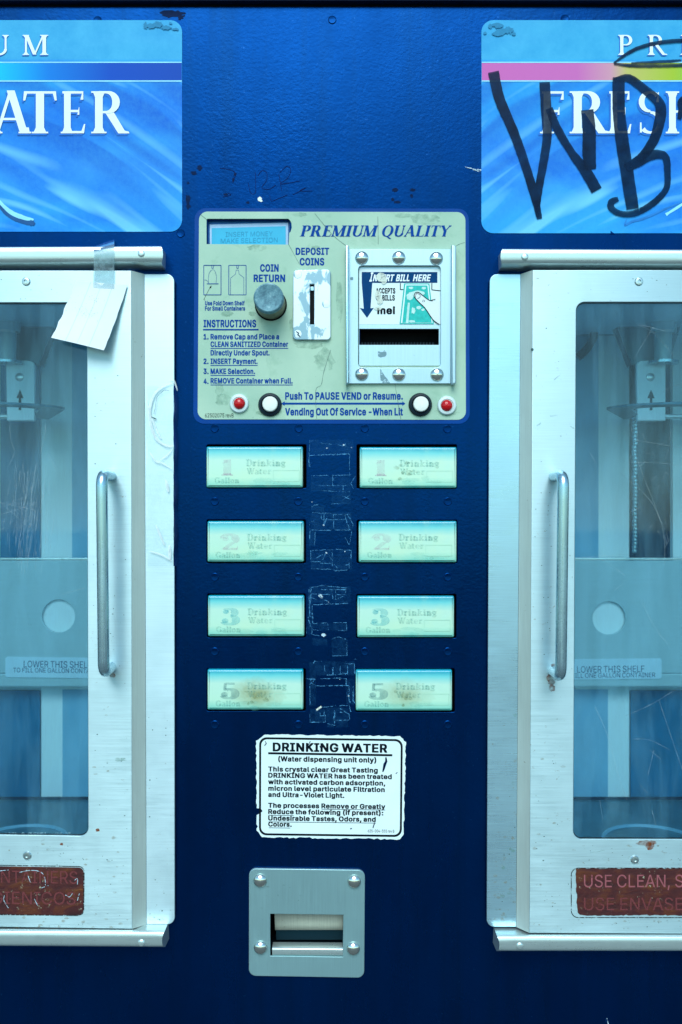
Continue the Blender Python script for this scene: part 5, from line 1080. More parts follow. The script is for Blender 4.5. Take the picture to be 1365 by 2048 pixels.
# ---- doors
mb = MB(Fr(42)); mb.lathe(1277, 563, [(8.5, -2), (8.5, 1), (7, 2.6), (3.6, 3), (3.4, .6), (.01, .5)], 'screw', 22)
screw_proto = None
def door(m):
    global screw_proto
    if m > 0:   # edges at top / bottom, as measured
        fl_o, fl_i, fr_ = (980, 974), (1042, 1033), (1066, 1059)
        yt, yb = 540, 1866; yft, yfb = 548, 1854
        win = ((1153, 604), (1729, 604), (1729, 1680), (1147, 1678)); far = 1902
        ytf, ybf = 540, 1870
    else:
        fl_o, fl_i, fr_ = (349, 350), (289, 293), (263, 265)
        yt, yb = 541, 1858; yft, yfb = 548, 1849
        win = ((174, 605), (-402, 605), (-402, 1664), (177, 1672)); far = -576
        ytf, ybf = 541, 1846
    FD, FF = Fr(40), Fr(14)
    mb = MB(FD)
    inner_far = far - m * 88
    outer = [(fr_[0], yt), (inner_far, ytf), (inner_far, ybf), (fr_[1], yb)]
    w = win
    hole = rquad(w[0], w[1], w[2], w[3], 17, 6)
    mb.plate([outer, hole], -4, 0, 'door', 1.2)
    # folded edges along top and bottom, bevelled sheet and outer flange on both sides
    def V(p, fr, e=0.0): return fr(p[0], p[1], e)
    def quad(pts, mat): mb.add(pts, [[0, 1, 2, 3]], mat, raw=True)
    for xa, xb, xo, yts, ybs, yf0, yf1 in ((fr_, fl_i, fl_o, (yt, yb), None, yft, yfb), ((inner_far, inner_far), (inner_far + m * 26, inner_far + m * 26), (far, far), (ytf, ybf), None, ytf + 7, ybf - 10)):
        t0, b0 = V((xa[0], yts[0]), FD, -.6), V((xa[1], yts[1]), FD, -.6)
        t1, b1 = V((xb[0], yf0), FF, .2), V((xb[1], yf1), FF, .2)
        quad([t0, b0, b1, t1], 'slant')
        sgn = 1 if xo[0] > xb[0] else -1
        fb = MB(FF)
        r_ = 15
        pts = [(xb[0], yf0), (xo[0], yf0), (xo[1], yf1), (xb[1], yf1)]
        fb.plate([rquad(*pts, (0, r_, r_, 0), 7)], -6, 0, 'flange' if m < 0 else 'flange_bare', 1.0)
        o_ = len(mb.v); ii = mb.mid(fb.mats[0])
        mb.v += fb.v; mb.p += [[o_ + k for k in f] for f in fb.p]; mb.mi += [ii] * len(fb.p)
    for ya, yb_ in (((yt, ytf), 1), ((yb, ybf), 0)):
        p0, p1 = FD(fr_[0 if yb_ else 1], ya[0], -3), FD(inner_far, ya[1], -3)
        q0, q1 = Vector(p0), Vector(p1)
        q0.y = q1.y = -16 * S
        quad([p0, p1, q1, q0], 'door')
    o = build('door', mb, machine)
    # dark gasket just inside the opening
    gk = MB(FD)
    gk.plate([rquad(*[(p[0] + dx * m, p[1] + dy) for p, dx, dy in zip(w, (-6, 6, 6, -6), (-6, -6, 6, 6))], 20, 6), rquad(*[(p[0] + dx * m, p[1] + dy) for p, dx, dy in zip(w, (1.3, -1.3, -1.3, 1.3), (2.2, 2.2, -1.6, -1.6))], 16, 6)], -7, -4.3, 'dark', .5)
    build('gasket', gk, o)
    # acrylic pane
    FP = Fr(30); mb = MB(FP)
    xs_ = sorted((w[0][0] - m * 16, w[1][0] + m * 16))
    mb.box(xs_[0], 592, xs_[1], 1690, 0, 6, 'pane', .5)
    po = build('window_pane', mb, o)
    # handle
    mb = MB(Fr(0))
    if m > 0: tx, ty, bx, by, mt, mbm = 1127, 950, 1122, 1354, (1109, 957), (1107, 1350)
    else: tx, ty, bx, by, mt, mbm = 204, 949, 208, 1346, (222, 957), (222, 1339)
    f1 = Fr(104); f0 = Fr(40)
    P1, P2 = f1(tx, ty), f1(bx, by); 
    P1.z -= 0; Q1, Q2 = f0(mt[0], mt[1]), f0(mbm[0], mbm[1])
    Q1.z = P1.z; Q2.z = P2.z
    path = [Q1]
    rb = 24 * S
    def bend(p_prev, c, p_next):
        u = (p_prev - c).normalized(); w_ = (p_next - c).normalized(); out = []
        for k in range(9):
            t_ = k / 8; a_ = c + u * rb; b_ = c + w_ * rb
            out.append(a_ * (1 - t_) ** 2 + c * 2 * t_ * (1 - t_) + b_ * t_ ** 2)
        return out
    path += bend(Q1, P1, P2); path += [P1 + (P2 - P1) * k / 8 for k in range(1, 8)]; path += bend(P1, P2, Q2) + [Q2]
    hb = MB(F0)
    hb.f = lambda x, y, e=0: x if isinstance(x, Vector) else F0(x, y, e)
    class _F: k = 1.0
    def call(p): return p
    rows = []; up = Vector((1, 0, 0))
    nn = 20
    for i, p in enumerate(path):
        t_ = (path[min(i + 1, len(path) - 1)] - path[max(i - 1, 0)]).normalized()
        up = (up - t_ * up.dot(t_)).normalized(); sd = t_.cross(up)
        rows += [p + (up * math.cos(2 * math.pi * q / nn) + sd * math.sin(2 * math.pi * q / nn)) * 10.8 * S for q in range(nn)]
    fc = [[i * nn + j, i * nn + (j + 1) % nn, (i + 1) * nn + (j + 1) % nn, (i + 1) * nn + j] for i in range(len(path) - 1) for j in range(nn)]
    hb.add(rows, fc, 'handle', raw=True)
    build('handle', hb, o)
    # screws
    sp = [((1278, 563), (1270, 1719)), ((53, 563), (55, 1711))][0 if m > 0 else 1]
    for x, y in sp + (((1660, 563), (1660, 1722)) if m > 0 else ((-300, 563), (-300, 1705))):
        if screw_proto is None:
            k = MB(Fr(40)); k.lathe(x, y, [(8.5, -2), (8.5, 1), (7, 2.6), (3.6, 3), (3.4, .6), (.01, .5)], 'screw', 22); screw_proto = build('screw', k, o)
        else: repeat(screw_proto, Fr(40)(x, y, .5), o)
    # red rusted sticker
    mb = MB(FD)
    if m > 0:
        x0, x1, y0, y1 = 1152, 1730, 1737, 1830
        q = random.Random(9)
        edge_ = wob((x0, y0), (x1, y0 - 1), 110, .9, q) + wob((x1, y0), (x1, y1), 18, .8, q)[1:] + wob((x1, y1), (x0 + 8, y1), 110, 1.3, q)[1:] + wob((x0 + 3, y1 - 5), (x0, y0 + 6), 16, 1.0, q)
        mb.plate([edge_], .3, 1.0, 'rust')
        edge = rrect(x0 - 9, y0 - 1, x1 + 8, y1 + 5, 14, 5); edge.append(edge[0])
        mb.ribbon(edge, 1.6, .4, 'black_edge')
        mb.text('USE CLEAN, SANITARY CONTAINERS', 1168, 1712, 1774, 25, 1.3, 'rust_text_pale', .012, 0, -.001); mb.text('USE ENVASES HIGIENICOS', 1168, 1600, 1820, 25, 1.3, 'rust_text', .012, 0, -.001)
        lab = 'rusty sticker reading USE CLEAN'
    else:
        x0, x1, y0, y1 = -410, 168, 1726, 1824
        mb.plate([rquad((x0, y0), (x1, 1735), (x1 - 1, 1830), (x0, y1), 10, 4)], .3, 1.0, 'rust')
        edge = rquad((x0, y0 - 2), (x1 + 1, 1733), (x1, 1831), (x0, y1 + 1), 11, 5); edge.append(edge[0])
        mb.ribbon(edge, 1.6, .4, 'black_edge')
        mb.text('USE CLEAN, SANITARY CONTAINERS', -392, 156, 1761, 25, 1.3, 'rust_text', .012, 0, .011); mb.text('USE ENVASES HIGIENICOS', -290, 152, 1804, 25, 1.3, 'rust_text', .012, 0, .011)
        for pts in ([(40, 1744), (60, 1740), (80, 1742), (90, 1752), (92, 1770)], [(57, 1750), (62, 1764)], [(10, 1790), (9, 1800), (18, 1815)], [(70, 1797), (77, 1811)], [(132, 1789), (140, 1793), (146, 1786)], [(0, 1741), (18, 1739)], [(150, 1760), (156, 1756), (156, 1768)], [(84, 1775), (98, 1770)], [(156, 1800), (160, 1786)]):
            mb.ribbon(curve(pts, 4), [.5 + 1.1 * random.random() for _ in range((len(pts) - 1) * 4 + 1)], 1.9, 'residue_white')
        lab = 'rusty sticker with flaked edges'
    build('rusty_sticker', mb, o, label=lab)
    # stains and specks on the door
    mb = MB(FD)
    rs = random.Random(11 + m)
    for i in range(90):
        x = rs.uniform(1070, 1145) if m > 0 else rs.uniform(184, 256)
        y = 560 + 1290 * rs.random() ** .7
        mb.z += .02; mb.poly(blob(x, y, rs.uniform(.6, 2.2), rs.uniform(.5, 1.3), .5, 8, i), .25 + mb.z % .2, 'speck' if rs.random() < .6 else 'dirt_stain')
    for i in range(60):
        x = rs.uniform(1160, 1365) if m > 0 else rs.uniform(0, 170)
        y = rs.choice((rs.uniform(545, 600), rs.uniform(1690, 1730), rs.uniform(1690, 1735), rs.uniform(1836, 1856)))
        mb.z += .02; mb.poly(blob(x, y, rs.uniform(.6, 2), rs.uniform(.5, 1.2), .5, 8, i), .25 + mb.z % .2, 'speck' if rs.random() < .5 else 'dirt_stain')
    fl = MB(FF)
    for i in range(46):
        x = rs.uniform(990, 1034) if m > 0 else rs.uniform(296, 344); y = 1840 - 420 * rs.random() ** 2
        fl.z += .02; r_ = rs.uniform(1, 6) if m > 0 else rs.uniform(.6, 2.4)
        fl.poly(blob(x, y, r_, r_ * .8, .5, 12, i), .3 + fl.z % .2, 'brown_dirt' if rs.random() < .7 else 'speck' if r_ < 2 else 'dirt_stain')
    o_ = len(mb.v); ids = [mb.mid(q) for q in fl.mats]
    mb.v += fl.v; mb.p += [[o_ + k for k in f] for f in fl.p]; mb.mi += [ids[k] for k in fl.mi]
    for i in range(34):
        x = (rs.uniform(1068, 1360) if m > 0 else rs.uniform(0, 258)); y = rs.uniform(1686, 1730) if rs.random() < .4 else rs.uniform(1834, 1858)
        if rs.random() < .4: x, y = (rs.uniform(1068, 1140) if m > 0 else rs.uniform(186, 256)), rs.uniform(1500, 1850)
        r_ = rs.uniform(1, 5); mb.z += .02; mb.poly(blob(x, y, r_ * 1.3, r_ * .7, .5, 12, i + 70), .3 + mb.z % .2, 'brown_dirt')
    if m > 0:
        for x, y, rx, ry in ((1103, 1364, 10, 7), (1098, 1356, 6, 9), (1105, 1376, 7, 9), (1293, 1686, 24, 7), (1300, 1692, 10, 9), (1110, 1330, 8, 4)):
            mb.z += .02; mb.poly(blob(x, y, rx, ry, .4, 20, int(x)), .3 + mb.z % .2, 'rust_stain')
        for pts, wd in (([(1108, 760), (1122, 748)], 2), ([(1100, 832), (1116, 831)], 2.4), ([(1074, 852), (1082, 846)], 2.6), ([(1140, 852), (1148, 857)], 2.4), ([(1180, 1706), (1210, 1700)], 1.2)):
            mb.ribbon(wob(pts[0], pts[1], 4, .6, rs), wd, .4, 'dirt_stain')
        mb.lathe(1065, 699, [(3, 0), (2.4, 1.6), (.01, 2)], 'speck', 10)
    else:
        for x, y, rx, ry in ((226, 1351, 7, 5), (196, 1660, 5, 4), (124, 1688, 4, 3)):
            mb.z += .02; mb.poly(blob(x, y, rx, ry, .4, 16, int(x)), .3 + mb.z % .2, 'rust_stain')
        mb.poly(blob(240, 1519, 16, 5, .5, 16, 2), .5, 'dirt_stain')
    edge_y = 1679 if m > 0 else 1669
    for k in range(26):
        x = rs.uniform(1165, 1365) if m > 0 else rs.uniform(0, 150)
        mb.z += .02; mb.poly(blob(x, edge_y - 1, rs.uniform(2, 6), rs.uniform(.7, 1.6), .5, 8, k), -6 + mb.z % .2, 'residue_white' if m < 0 else 'speck')
    build('door_stains', mb, o)
    # scratches in the acrylic
    mb = MB(Fr(36.5))
    if m > 0:
        SC = [[(1268, 718), (1300, 665), (1308, 655)], [(1276, 648), (1310, 668), (1348, 712)], [(1284, 650), (1330, 662)], [(1325, 785), (1340, 775), (1365, 767)], [(1255, 925), (1320, 926), (1365, 933)], [(1268, 900), (1290, 960), (1310, 1010), (1326, 1060), (1330, 1095), (1329, 1130)], [(1275, 860), (1276, 890)], [(1330, 1095), (1350, 1060)], [(1230, 1180), (1250, 1165)], [(1282, 1200), (1310, 1255), (1338, 1290)], [(1262, 1024), (1285, 1012)], [(1190, 1413), (1215, 1470), (1240, 1560), (1255, 1600)], [(1250, 1432), (1300, 1410), (1350, 1380)], [(1318, 1400), (1345, 1480), (1365, 1540)], [(1265, 1478), (1300, 1480), (1340, 1500)], [(1300, 1500), (1322, 1518)], [(1280, 1570), (1295, 1585)], [(1296, 1550), (1308, 1500)], [(1304, 1620), (1312, 1650)], [(1200, 1600), (1206, 1640)], [(1150, 1115), (1260, 1108)], [(1205, 1120), (1250, 1150)], [(1290, 1120), (1365, 1116)], [(1240, 945), (1300, 1000), (1330, 1060)], [(1270, 880), (1365, 896)], [(1180, 905), (1192, 925)]]
        for p in SC: mb.ribbon(curve(p, 6), [.3 + .6 * random.random() for _ in range((len(p) - 1) * 6 + 1)], .2, 'scratch')
        for k in range(26):
            x, y = rs.uniform(1260, 1345), rs.uniform(850, 1100); mb.ribbon(wob((x, y), (x + rs.uniform(-16, 16), y + rs.uniform(-22, 22)), 4, .8, rs), .45, .2, 'scratch')
    else:
        SC = [[(20, 850), (22, 880), (30, 900)], [(82, 905), (90, 870), (92, 850)], [(95, 908), (112, 937)], [(0, 1003), (55, 1052)], [(72, 930), (64, 990), (60, 1040)], [(78, 940), (66, 1010), (64, 1065)], [(0, 1005), (70, 1020)], [(0, 1030), (70, 1008)], [(20, 930), (30, 905)], [(120, 1190), (170, 1176)]]
        for p in SC: mb.ribbon(curve(p, 6), [.3 + .6 * random.random() for _ in range((len(p) - 1) * 6 + 1)], .2, 'scratch')
        for k in range(110):
            x = rs.gauss(58, 20); y = rs.uniform(920, 1110); l = rs.uniform(14, 60)
            if x < 0: continue
            mb.ribbon(wob((x, y), (x - l * rs.uniform(.0, .18), y + l), 4, .5, rs), rs.uniform(.3, .7), .2, 'scratch')
        for k in range(36):
            x = rs.uniform(0, 70); y = rs.uniform(1000, 1060); mb.ribbon(wob((x, y), (x + rs.uniform(-30, 30), y + rs.uniform(-14, 14)), 4, .5, rs), .4, .2, 'scratch')
    build('pane_scratches', mb, o)
    return o
dl = door(-1)
dr = door(1)

# ---- control panel
mb = MB(F0)
lcd_hole = [(414, 440), (416, 438.5), (577, 438.5), (580, 441), (583.5, 447), (584, 456), (582, 464), (579, 467), (578, 490), (414, 489)]
mb.plate([rquad((390, 417), (938, 418), (940, 848), (387, 848), 22, 8), [(412, 437), (586, 437), (586, 491), (412, 491)], rrect(720, 536, 880, 730, 2, 2)], 0, 2.0, 'overlay_border', .5)
mb.plate([rquad((399, 424), (931, 425), (932, 840), (396, 839), 17, 8), lcd_hole, rrect(719, 535, 881, 731, 2, 2)], 1.0, 3.0, 'overlay', .4)
cp = build('control_panel', mb, machine)
mb = MB(F0); e = 3.3
def t(*a, **k): mb.text(*a, **k)
mb.word('PREMIUM', 600, 752, 474, 22, e, 'ink', T=.25, t=.06, shear=.26, gap=.04)
mb.word('QUALITY', 762, 898, 474, 22, e, 'ink', T=.25, t=.06, shear=.26, gap=.04)
t('DEPOSIT', 592, 659, 510, 13, e, 'ink', .035); t('COINS', 600, 649, 531, 13.5, e, 'ink', .035)
t('COIN', 521, 558, 543.5, 13.5, e, 'ink', .035); t('RETURN', 508, 571, 564, 13.5, e, 'ink', .035)
t('Use Fold Down Shelf', 411, 490, 611, 8, e, 'ink', .03); t('For Small Containers', 411, 491, 621.5, 8, e, 'ink', .03)
t('INSTRUCTIONS', 408, 513, 654.5, 13.5, e, 'ink', .035); mb.box(407, 658.5, 518, 661.5, e, e + .1, 'ink')
for num, y in (('1.', 679), ('2.', 728), ('3.', 748), ('4.', 768)): t(num, 408, 418, y, 10, e, 'ink', .03)
for s_, x0, x1, y, u in (('Remove Cap and Place a', 422, 559, 679, 0), ('CLEAN SANITIZED Container', 422, 577, 694, 1), ('Directly Under Spout.', 422, 540, 711, 0), ('INSERT Payment.', 422, 516, 728, 1), ('MAKE Selection.', 422, 511, 748, 1), ('REMOVE Container when Full.', 422, 586, 767, 1)):
    t(s_, x0, x1, y, 10, e, 'ink', .03)
    if u: mb.box(x0, y + 2.6, x1, y + 4.1, e, e + .1, 'ink')
t('Push To PAUSE VEND or Resume.', 571, 806, 799, 13.5, e, 'ink', .032); t('Vending Out Of Service -When Lit', 571, 806, 830.5, 13.5, e, 'ink', .032)
mb.box(569, 805.6, 806, 809.6, e, e + .1, 'ink')
mb.poly([(570, 803), (563, 807.6), (570, 812)], e + .2, 'ink'); mb.poly([(805, 803), (811, 807.6), (805, 812)], e + .2, 'ink')
t('62502075 revB', 411, 468, 835, 8, e, 'ink_black', -.004)
# little pictures of bottles
def line(pts, w=1.0, mat='ink', close=False):
    if close: pts = list(pts) + [pts[0]]
    for a, b in zip(pts, pts[1:]): mb.ribbon([a, b], w, e - .1, mat)
for x0 in (408.5, 458.5):
    line([(x0, 531.5), (x0 + 34.5, 531.5), (x0 + 34.5, 590.5), (x0, 590.5)], 1.3, close=True)
    line([(x0 + 16, 532), (x0 + 16, 537.5), (x0 + 19, 537.5), (x0 + 19, 532)], 1.0)
line(curve([(418, 567), (418, 554), (420, 546), (424, 541), (429, 541), (432, 546), (434, 554), (433, 567)], 3), .6)
mb.poly(blob(431.5, 549, 2, 5, .3, 10, 2), e, 'dirt_stain'); line([(414.5, 568.5), (438, 568.5)], 1.5); line(curve([(410, 560.5), (415, 562), (417.5, 566)], 3), .6)
line([(462, 590), (462, 557), (472, 549), (473, 541), (478, 541), (479, 549), (488.5, 556), (488.5, 590)], .7)
line([(411, 601), (408.5, 600), (410.5, 596), (422, 574)], .6, 'ink_black'); mb.poly([(424, 571.5), (423, 577.5), (420, 575.5)], e + .2, 'ink_black')
build('lettering', mb, cp)
# dirt and cracks on the overlay
mb = MB(F0); rs = random.Random(5)
for pts in ([(400, 428), (415, 441)], [(578, 490), (600, 530)], [(662, 700), (648, 745), (643, 770), (632, 782), (634, 838)], [(910, 494), (922, 488), (930, 486)], [(756, 434), (757, 490)], [(630, 428), (665, 470), (692, 492)], [(790, 768), (802, 838)]):
    mb.ribbon(curve(pts, 5), .55, 3.5, 'speck', .15)
for x, y, rx, ry in ((514, 497, 22, 8), (850, 440, 36, 14), (808, 432, 22, 6), (632, 497, 10, 6), (583, 650, 5, 14), (600, 430, 20, 5), (542, 632, 20, 6), (455, 628, 14, 7), (650, 720, 24, 26), (540, 826, 30, 8), (620, 690, 36, 10), (440, 780, 10, 16), (890, 826, 30, 8), (505, 628, 8, 6), (680, 600, 8, 50), (447, 800, 20, 14)):
    mb.z += .02; mb.poly(blob(x, y, rx, ry, .35, 22, int(x + y)), 3.45 + mb.z % .05, 'dirt_stain')
build('overlay_dirt', mb, cp)

# display
FL = Fr(-8); mb = MB(FL)
mb.box(408, 430, 592, 500, -8, -2, 'lcd_rim')
mb.plate([[(420, 449), (577, 445), (577, 496), (420, 496)]], -1.5, 0, 'lcd_frame', .3)
mb.plate([[(424, 456.5), (572, 452.5), (572, 497), (424, 497)]], .4, .8, 'lcd')
for s_, x0, x1, y in (('INSERT MONEY', 452, 546, 474), ('MAKE SELECTION', 442, 556, 487)): mb.text(s_, x0, x1, y, 9.5, 1.2, 'lcd_text', -.012, 0, -.02)
build('display', mb, machine)

# coin return button
FK = Fr(0); mb = MB(FK)
cx, cy = 542.5, 610.5
mb.lathe(cx, cy, [(32, 2.5), (32, 5), (30.5, 6)], 'black', 36)
mb.lathe(cx, cy, [(29.6, 4), (29.4, 14), (28.8, 58)], 'knob_side', 36)
mb.lathe(cx, cy, [(29.4, 52), (29.3, 60), (28.2, 63), (26, 64), (20, 63), (.01, 62.6)], 'knob', 36)
build('coin_return_knob', mb, machine)
# coin slot plate
mb = MB(Fr(8)); 
mb.plate([rquad((587, 540), (662, 539), (662, 680), (586, 680), 8, 5), [(620.5, 569), (629, 569), (629, 649), (620.5, 649)]], -5, 1.5, 'coin_plate', 1.5)
mb.box(618, 566, 632, 652, -4.8, -4.2, 'black')
mb.box(621.4, 573, 628, 581, -4, -1, 'handle', .5)
cs = build('coin_slot_plate', mb, machine)
mb = MB(Fr(9)); mb.lathe(596, 549, [(8.4, -1), (8.2, .5), (7.6, 1), (.01, 1.2)], 'coin_plate', 22)
c1 = build('countersunk_screw', mb, cs)
for x, y in ((653, 608), (596, 668)): repeat(c1, Fr(9)(x, y, .1), cs)
mb = MB(Fr(9)); mb.ribbon([(593, 663), (598, 667), (596, 669), (601, 674)], [1.5, 3, 3, 1.5], 1.7, 'dark'); build('screw_slot', mb, cs)

# bill acceptor
FA = Fr(10); mb = MB(FA)
mb.plate([[(698, 498), (903, 498), (902, 767), (698, 767)], rquad((717, 531), (882, 531), (882, 735), (717, 735), 8, 5)], -7, 0, 'accept', .8)
for xa, xb in ((692, 698.5), (902.5, 911)):
    mb.plate([[(xa, 493), (xb, 496), (xb, 768), (xa, 771)]], -6, 14, 'handle' if xa < 700 else 'accept', 2.2)
ba = build('bill_acceptor', mb, machine)
FI = Fr(2); mb = MB(FI)
mb.plate([rrect(716, 533, 884, 737, 5, 4), rrect(719, 658, 878, 690, 1, 2)], -3, 1, 'accept', .5)
mb.box(712, 650, 884, 694, -44, -40, 'black'); mb.strip([[(716, 656, -3), (882, 656, -3), (882, 692, -3), (716, 692, -3)], [(716, 656, -42), (882, 656, -42), (882, 692, -42), (716, 692, -42)]], 'black', True)
for i in range(24): mb.box(724 + i * 6.2, 683, 726.4 + i * 6.2, 690, -14, -10, 'dark')
mb.poly(blob(764, 707, 11, 9, .25, 14, 4), 1.3, 'peel_grey')
build('bill_slot', mb, ba)
mb = MB(FI); e = 1.8
mb.box(719, 538, 881, 649, 1.1, 1.4, 'sticker_white')
mb.box(724, 544.5, 875, 566, e, e + .1, 'ink_dark')
mb.text('I', 739, 744, 563, 17, e + .5, 'white_ink', .04, .2)
mb.text('NSERT', 746, 787, 562.5, 12.5, e + .5, 'white_ink', .04, .2); mb.text('BILL', 792, 819, 562.5, 12.5, e + .5, 'white_ink', .04, .2); mb.text('HERE', 826, 860, 562.5, 12.5, e + .5, 'white_ink', .04, .2)
mb.poly([(724, 566), (745, 566), (741.5, 617), (748, 616), (734.5, 636), (720, 616), (728, 618)], e, 'ink_dark')
mb.text('ACCEPTS', 752, 791, 587, 10, e, 'ink_black', .02); mb.text('$', 753, 760, 601, 10, e, 'ink_black', .02); mb.text('BILLS', 765, 790, 601, 10, e, 'ink_black', .02)
mb.text('mei', 755, 790.5, 628, 14, e, 'ink_black', .045)
for pts in ([(801, 567), (801, 579.5), (808, 579.5)], [(864, 567), (864, 580), (881, 582)]): 
    for a, b in zip(pts, pts[1:]): mb.ribbon([a, b], 1.6, e, 'ink_black')
mb.poly([(808.5, 567.5), (859, 567.5), (868, 648.5), (799.5, 648.5)], e + .65, 'bill')
mb.poly([(811, 569.5), (857, 569.5), (865.5, 646.5), (802, 646.5)], e + .75, 'sticker_white')
mb.poly([(813, 571.5), (855, 571.5), (863.5, 646), (805, 646)], e + .85, 'bill')
mb.poly([(816, 606), (820, 606), (817, 647), (812, 647)], e + .95, 'bill_pale')
for x, y, rx, ry in ((822, 576.5, 6, 3), (848, 577, 6, 3), (835, 588, 20, 7), (820, 594, 8, 8), (827, 622, 5, 8), (838, 616, 6, 4), (846, 620, 4, 3), (824, 643, 8, 3)):
    mb.z += .01; mb.poly(blob(x, y, rx, ry, .4, 16, int(x)), e + 1.0 + mb.z % .05, 'bill_pale')
th = curve([(878, 649), (866, 640), (851, 618), (840, 607), (830, 596), (829, 590), (832, 586), (838, 586), (846, 592), (855, 599), (862, 602), (881, 603)], 5)
mb.poly(th + [(881, 649)], e + 1.2, 'thumb')
k = len(th); mb.ribbon(th[:-4], 1.5, e + 1.3, 'ink_black'); mb.ribbon([(861, 602), (871, 599)], 1.4, e + 1.4, 'ink_black')
mb.ribbon(curve([(831, 596), (833, 588), (840, 590), (840, 595), (835, 598)], 4), .7, e + 1.4, 'ink_black'); mb.ribbon([(845, 604), (847, 600)], .8, e + 1.4, 'ink_black'); mb.ribbon([(848, 605), (850, 601)], .8, e + 1.4, 'ink_black')
for x, y, rx, ry, sd in ((762, 555, 11, 10, 1), (768, 562, 7, 8, 2), (756, 590, 7, 10, 3), (760, 602, 7, 9, 4), (757, 617, 9, 5, 5)): mb.z += .02; mb.poly(blob(x, y, rx, ry, .3, 18, sd), e + 1.5 + mb.z % .1, 'worn_print')
build('instruction_sticker', mb, ba)
mb = MB(FA)
mb.poly([(761, 737), (764, 742), (770, 752), (777, 760), (781, 766), (761, 766)], .5, 'peel_grey'); mb.poly(blob(704, 557, 4, 4, .3, 10, 2), .5, 'peel_grey')
build('worn_patch', mb, ba)
mb = MB(FA)
dome = [(13.6, -1)] + [(13.6 * math.cos(R(a)), 8.5 * math.sin(R(a))) for a in (0, 12, 25, 38, 50, 62, 74, 84)] + [(.01, 8.6)]
mb.lathe(724, 515.5, dome, 'chrome', 30)
b1 = build('bolt', mb, ba)
off = b1.location + WORLD[ba.name] - FA(724, 515.5, 0)
for x, y in ((798, 515), (873, 516.5), (724, 748), (798, 749), (874.5, 749)): repeat(b1, FA(x, y, 0) + off, ba)

# indicator lamps and push buttons
def lamp(x, y):
    mb = MB(Fr(4)); mb.lathe(x, y, [(19, -1), (19, 3), (17.5, 5), (13, 5.6), (12, 4), (.01, 4)], 'bezel', 32)
    o = build('indicator_lamp', mb, machine)
    mb = MB(Fr(8)); mb.lathe(x, y, [(11.6, -2)] + [(11.6 * math.cos(R(a)), 8 * math.sin(R(a))) for a in (0, 20, 40, 60, 78)] + [(.01, 8)], 'red', 26)
    build('red_lens', mb, o); return o
lamp(479, 807); lamp(894, 811)
def push(x, y):
    mb = MB(Fr(4)); mb.lathe(x, y, [(23.5, -1), (23.5, 2), (21, 6), (18, 7), (16.5, 5), (16.2, 1), (.01, 1)], 'dark', 34)
    o = build('pause_button', mb, machine)
    mb = MB(Fr(14)); mb.lathe(x + (1.5 if x > 700 else 0), y - 1.5, [(15.2, -10), (15.2, 1), (14, 2.5), (12, 3), (.01, 3.3)], 'white_plastic', 30)
    build('button_cap', mb, o); return o
push(540.5, 809.5); push(841, 809.5)

# ---- selection buttons
for row in BUTTONS:
    for side in (0, 1):
        x0, y0, x1, y1 = BUTTONS[row][1 + 2 * side]
        fb = Fr(10)
        mat = 'lens' if row < 4 else ('lens_stained' if side == 0 else 'lens_stained_soft')
        mb = MB(fb)
        mb.plate([rrect(x0, y0, x1, y1, 3, 3)], -26, 0, mat, 4.5, 3)
        o = build('selection_button', mb, machine)
        if row == 4: o['label'] = 'button lens stained brown in the middle' if side == 0 else 'button lens yellowed in the middle'
        mb = MB(fb); e = .3
        dm = {1: 'faint_pink', 2: 'faint_pink', 3: 'faint_cyan', 4: 'faint_slate'}[row]
        d = {1: '1', 2: '2', 3: '3', 4: '5'}[row]
        mb.glyphs([(d, x0 + (30 if row == 1 else 25), x0 + (54 if row == 1 else 65))], y0 + 58, 32, e, dm, T=.26, t=.09)
        for ox, oy in ((-1.1, -.5), (1.1, -.3), (0, .9)):       # print seen through the frosted lens
            mb.word('Drinking', x0 + 80 + ox, x0 + 158 + ox, y0 + 39 + oy, 13, e, 'faint', T=.24, t=.10, gap=.07)
            mb.word('Water', x0 + 81 + ox, x0 + 130 + ox, y0 + 55 + oy, 12, e, 'faint', T=.24, t=.10, gap=.07)
            mb.word('Gallon', x0 + 17 + ox, x0 + 66 + ox, y0 + 73 + oy, 11, e, 'faint', T=.22, t=.10, gap=.07)
        bx = [(x0 + 134, y0 + 48), (x0 + 186, y0 + 48), (x0 + 186, y0 + 70), (x0 + 134, y0 + 70)]
        for a, b in zip(bx, bx[1:] + bx[:1]): mb.ribbon([a, b], .8, e, 'faint_line')
        q = random.Random(row * 2 + side)
        for k in range(4):
            mb.z += .02; mb.poly(blob(x0 + q.uniform(75, 165), y0 + q.uniform(62, 78), q.uniform(10, 26), q.uniform(3, 7), .3, 18, k + row * 9 + side), e + mb.z % .1, 'print_wash')
        if (row, side) in ((1, 1), (4, 0), (4, 1)):
            for k in range(9): mb.z += .02; mb.poly(blob(x0 + q.gauss(100, 14), y0 + q.gauss(52, 10), q.uniform(2, 9), q.uniform(1.5, 5), .5, 14, k), e + .2 + mb.z % .1, 'lens_grime')
        build('lettering', mb, o)

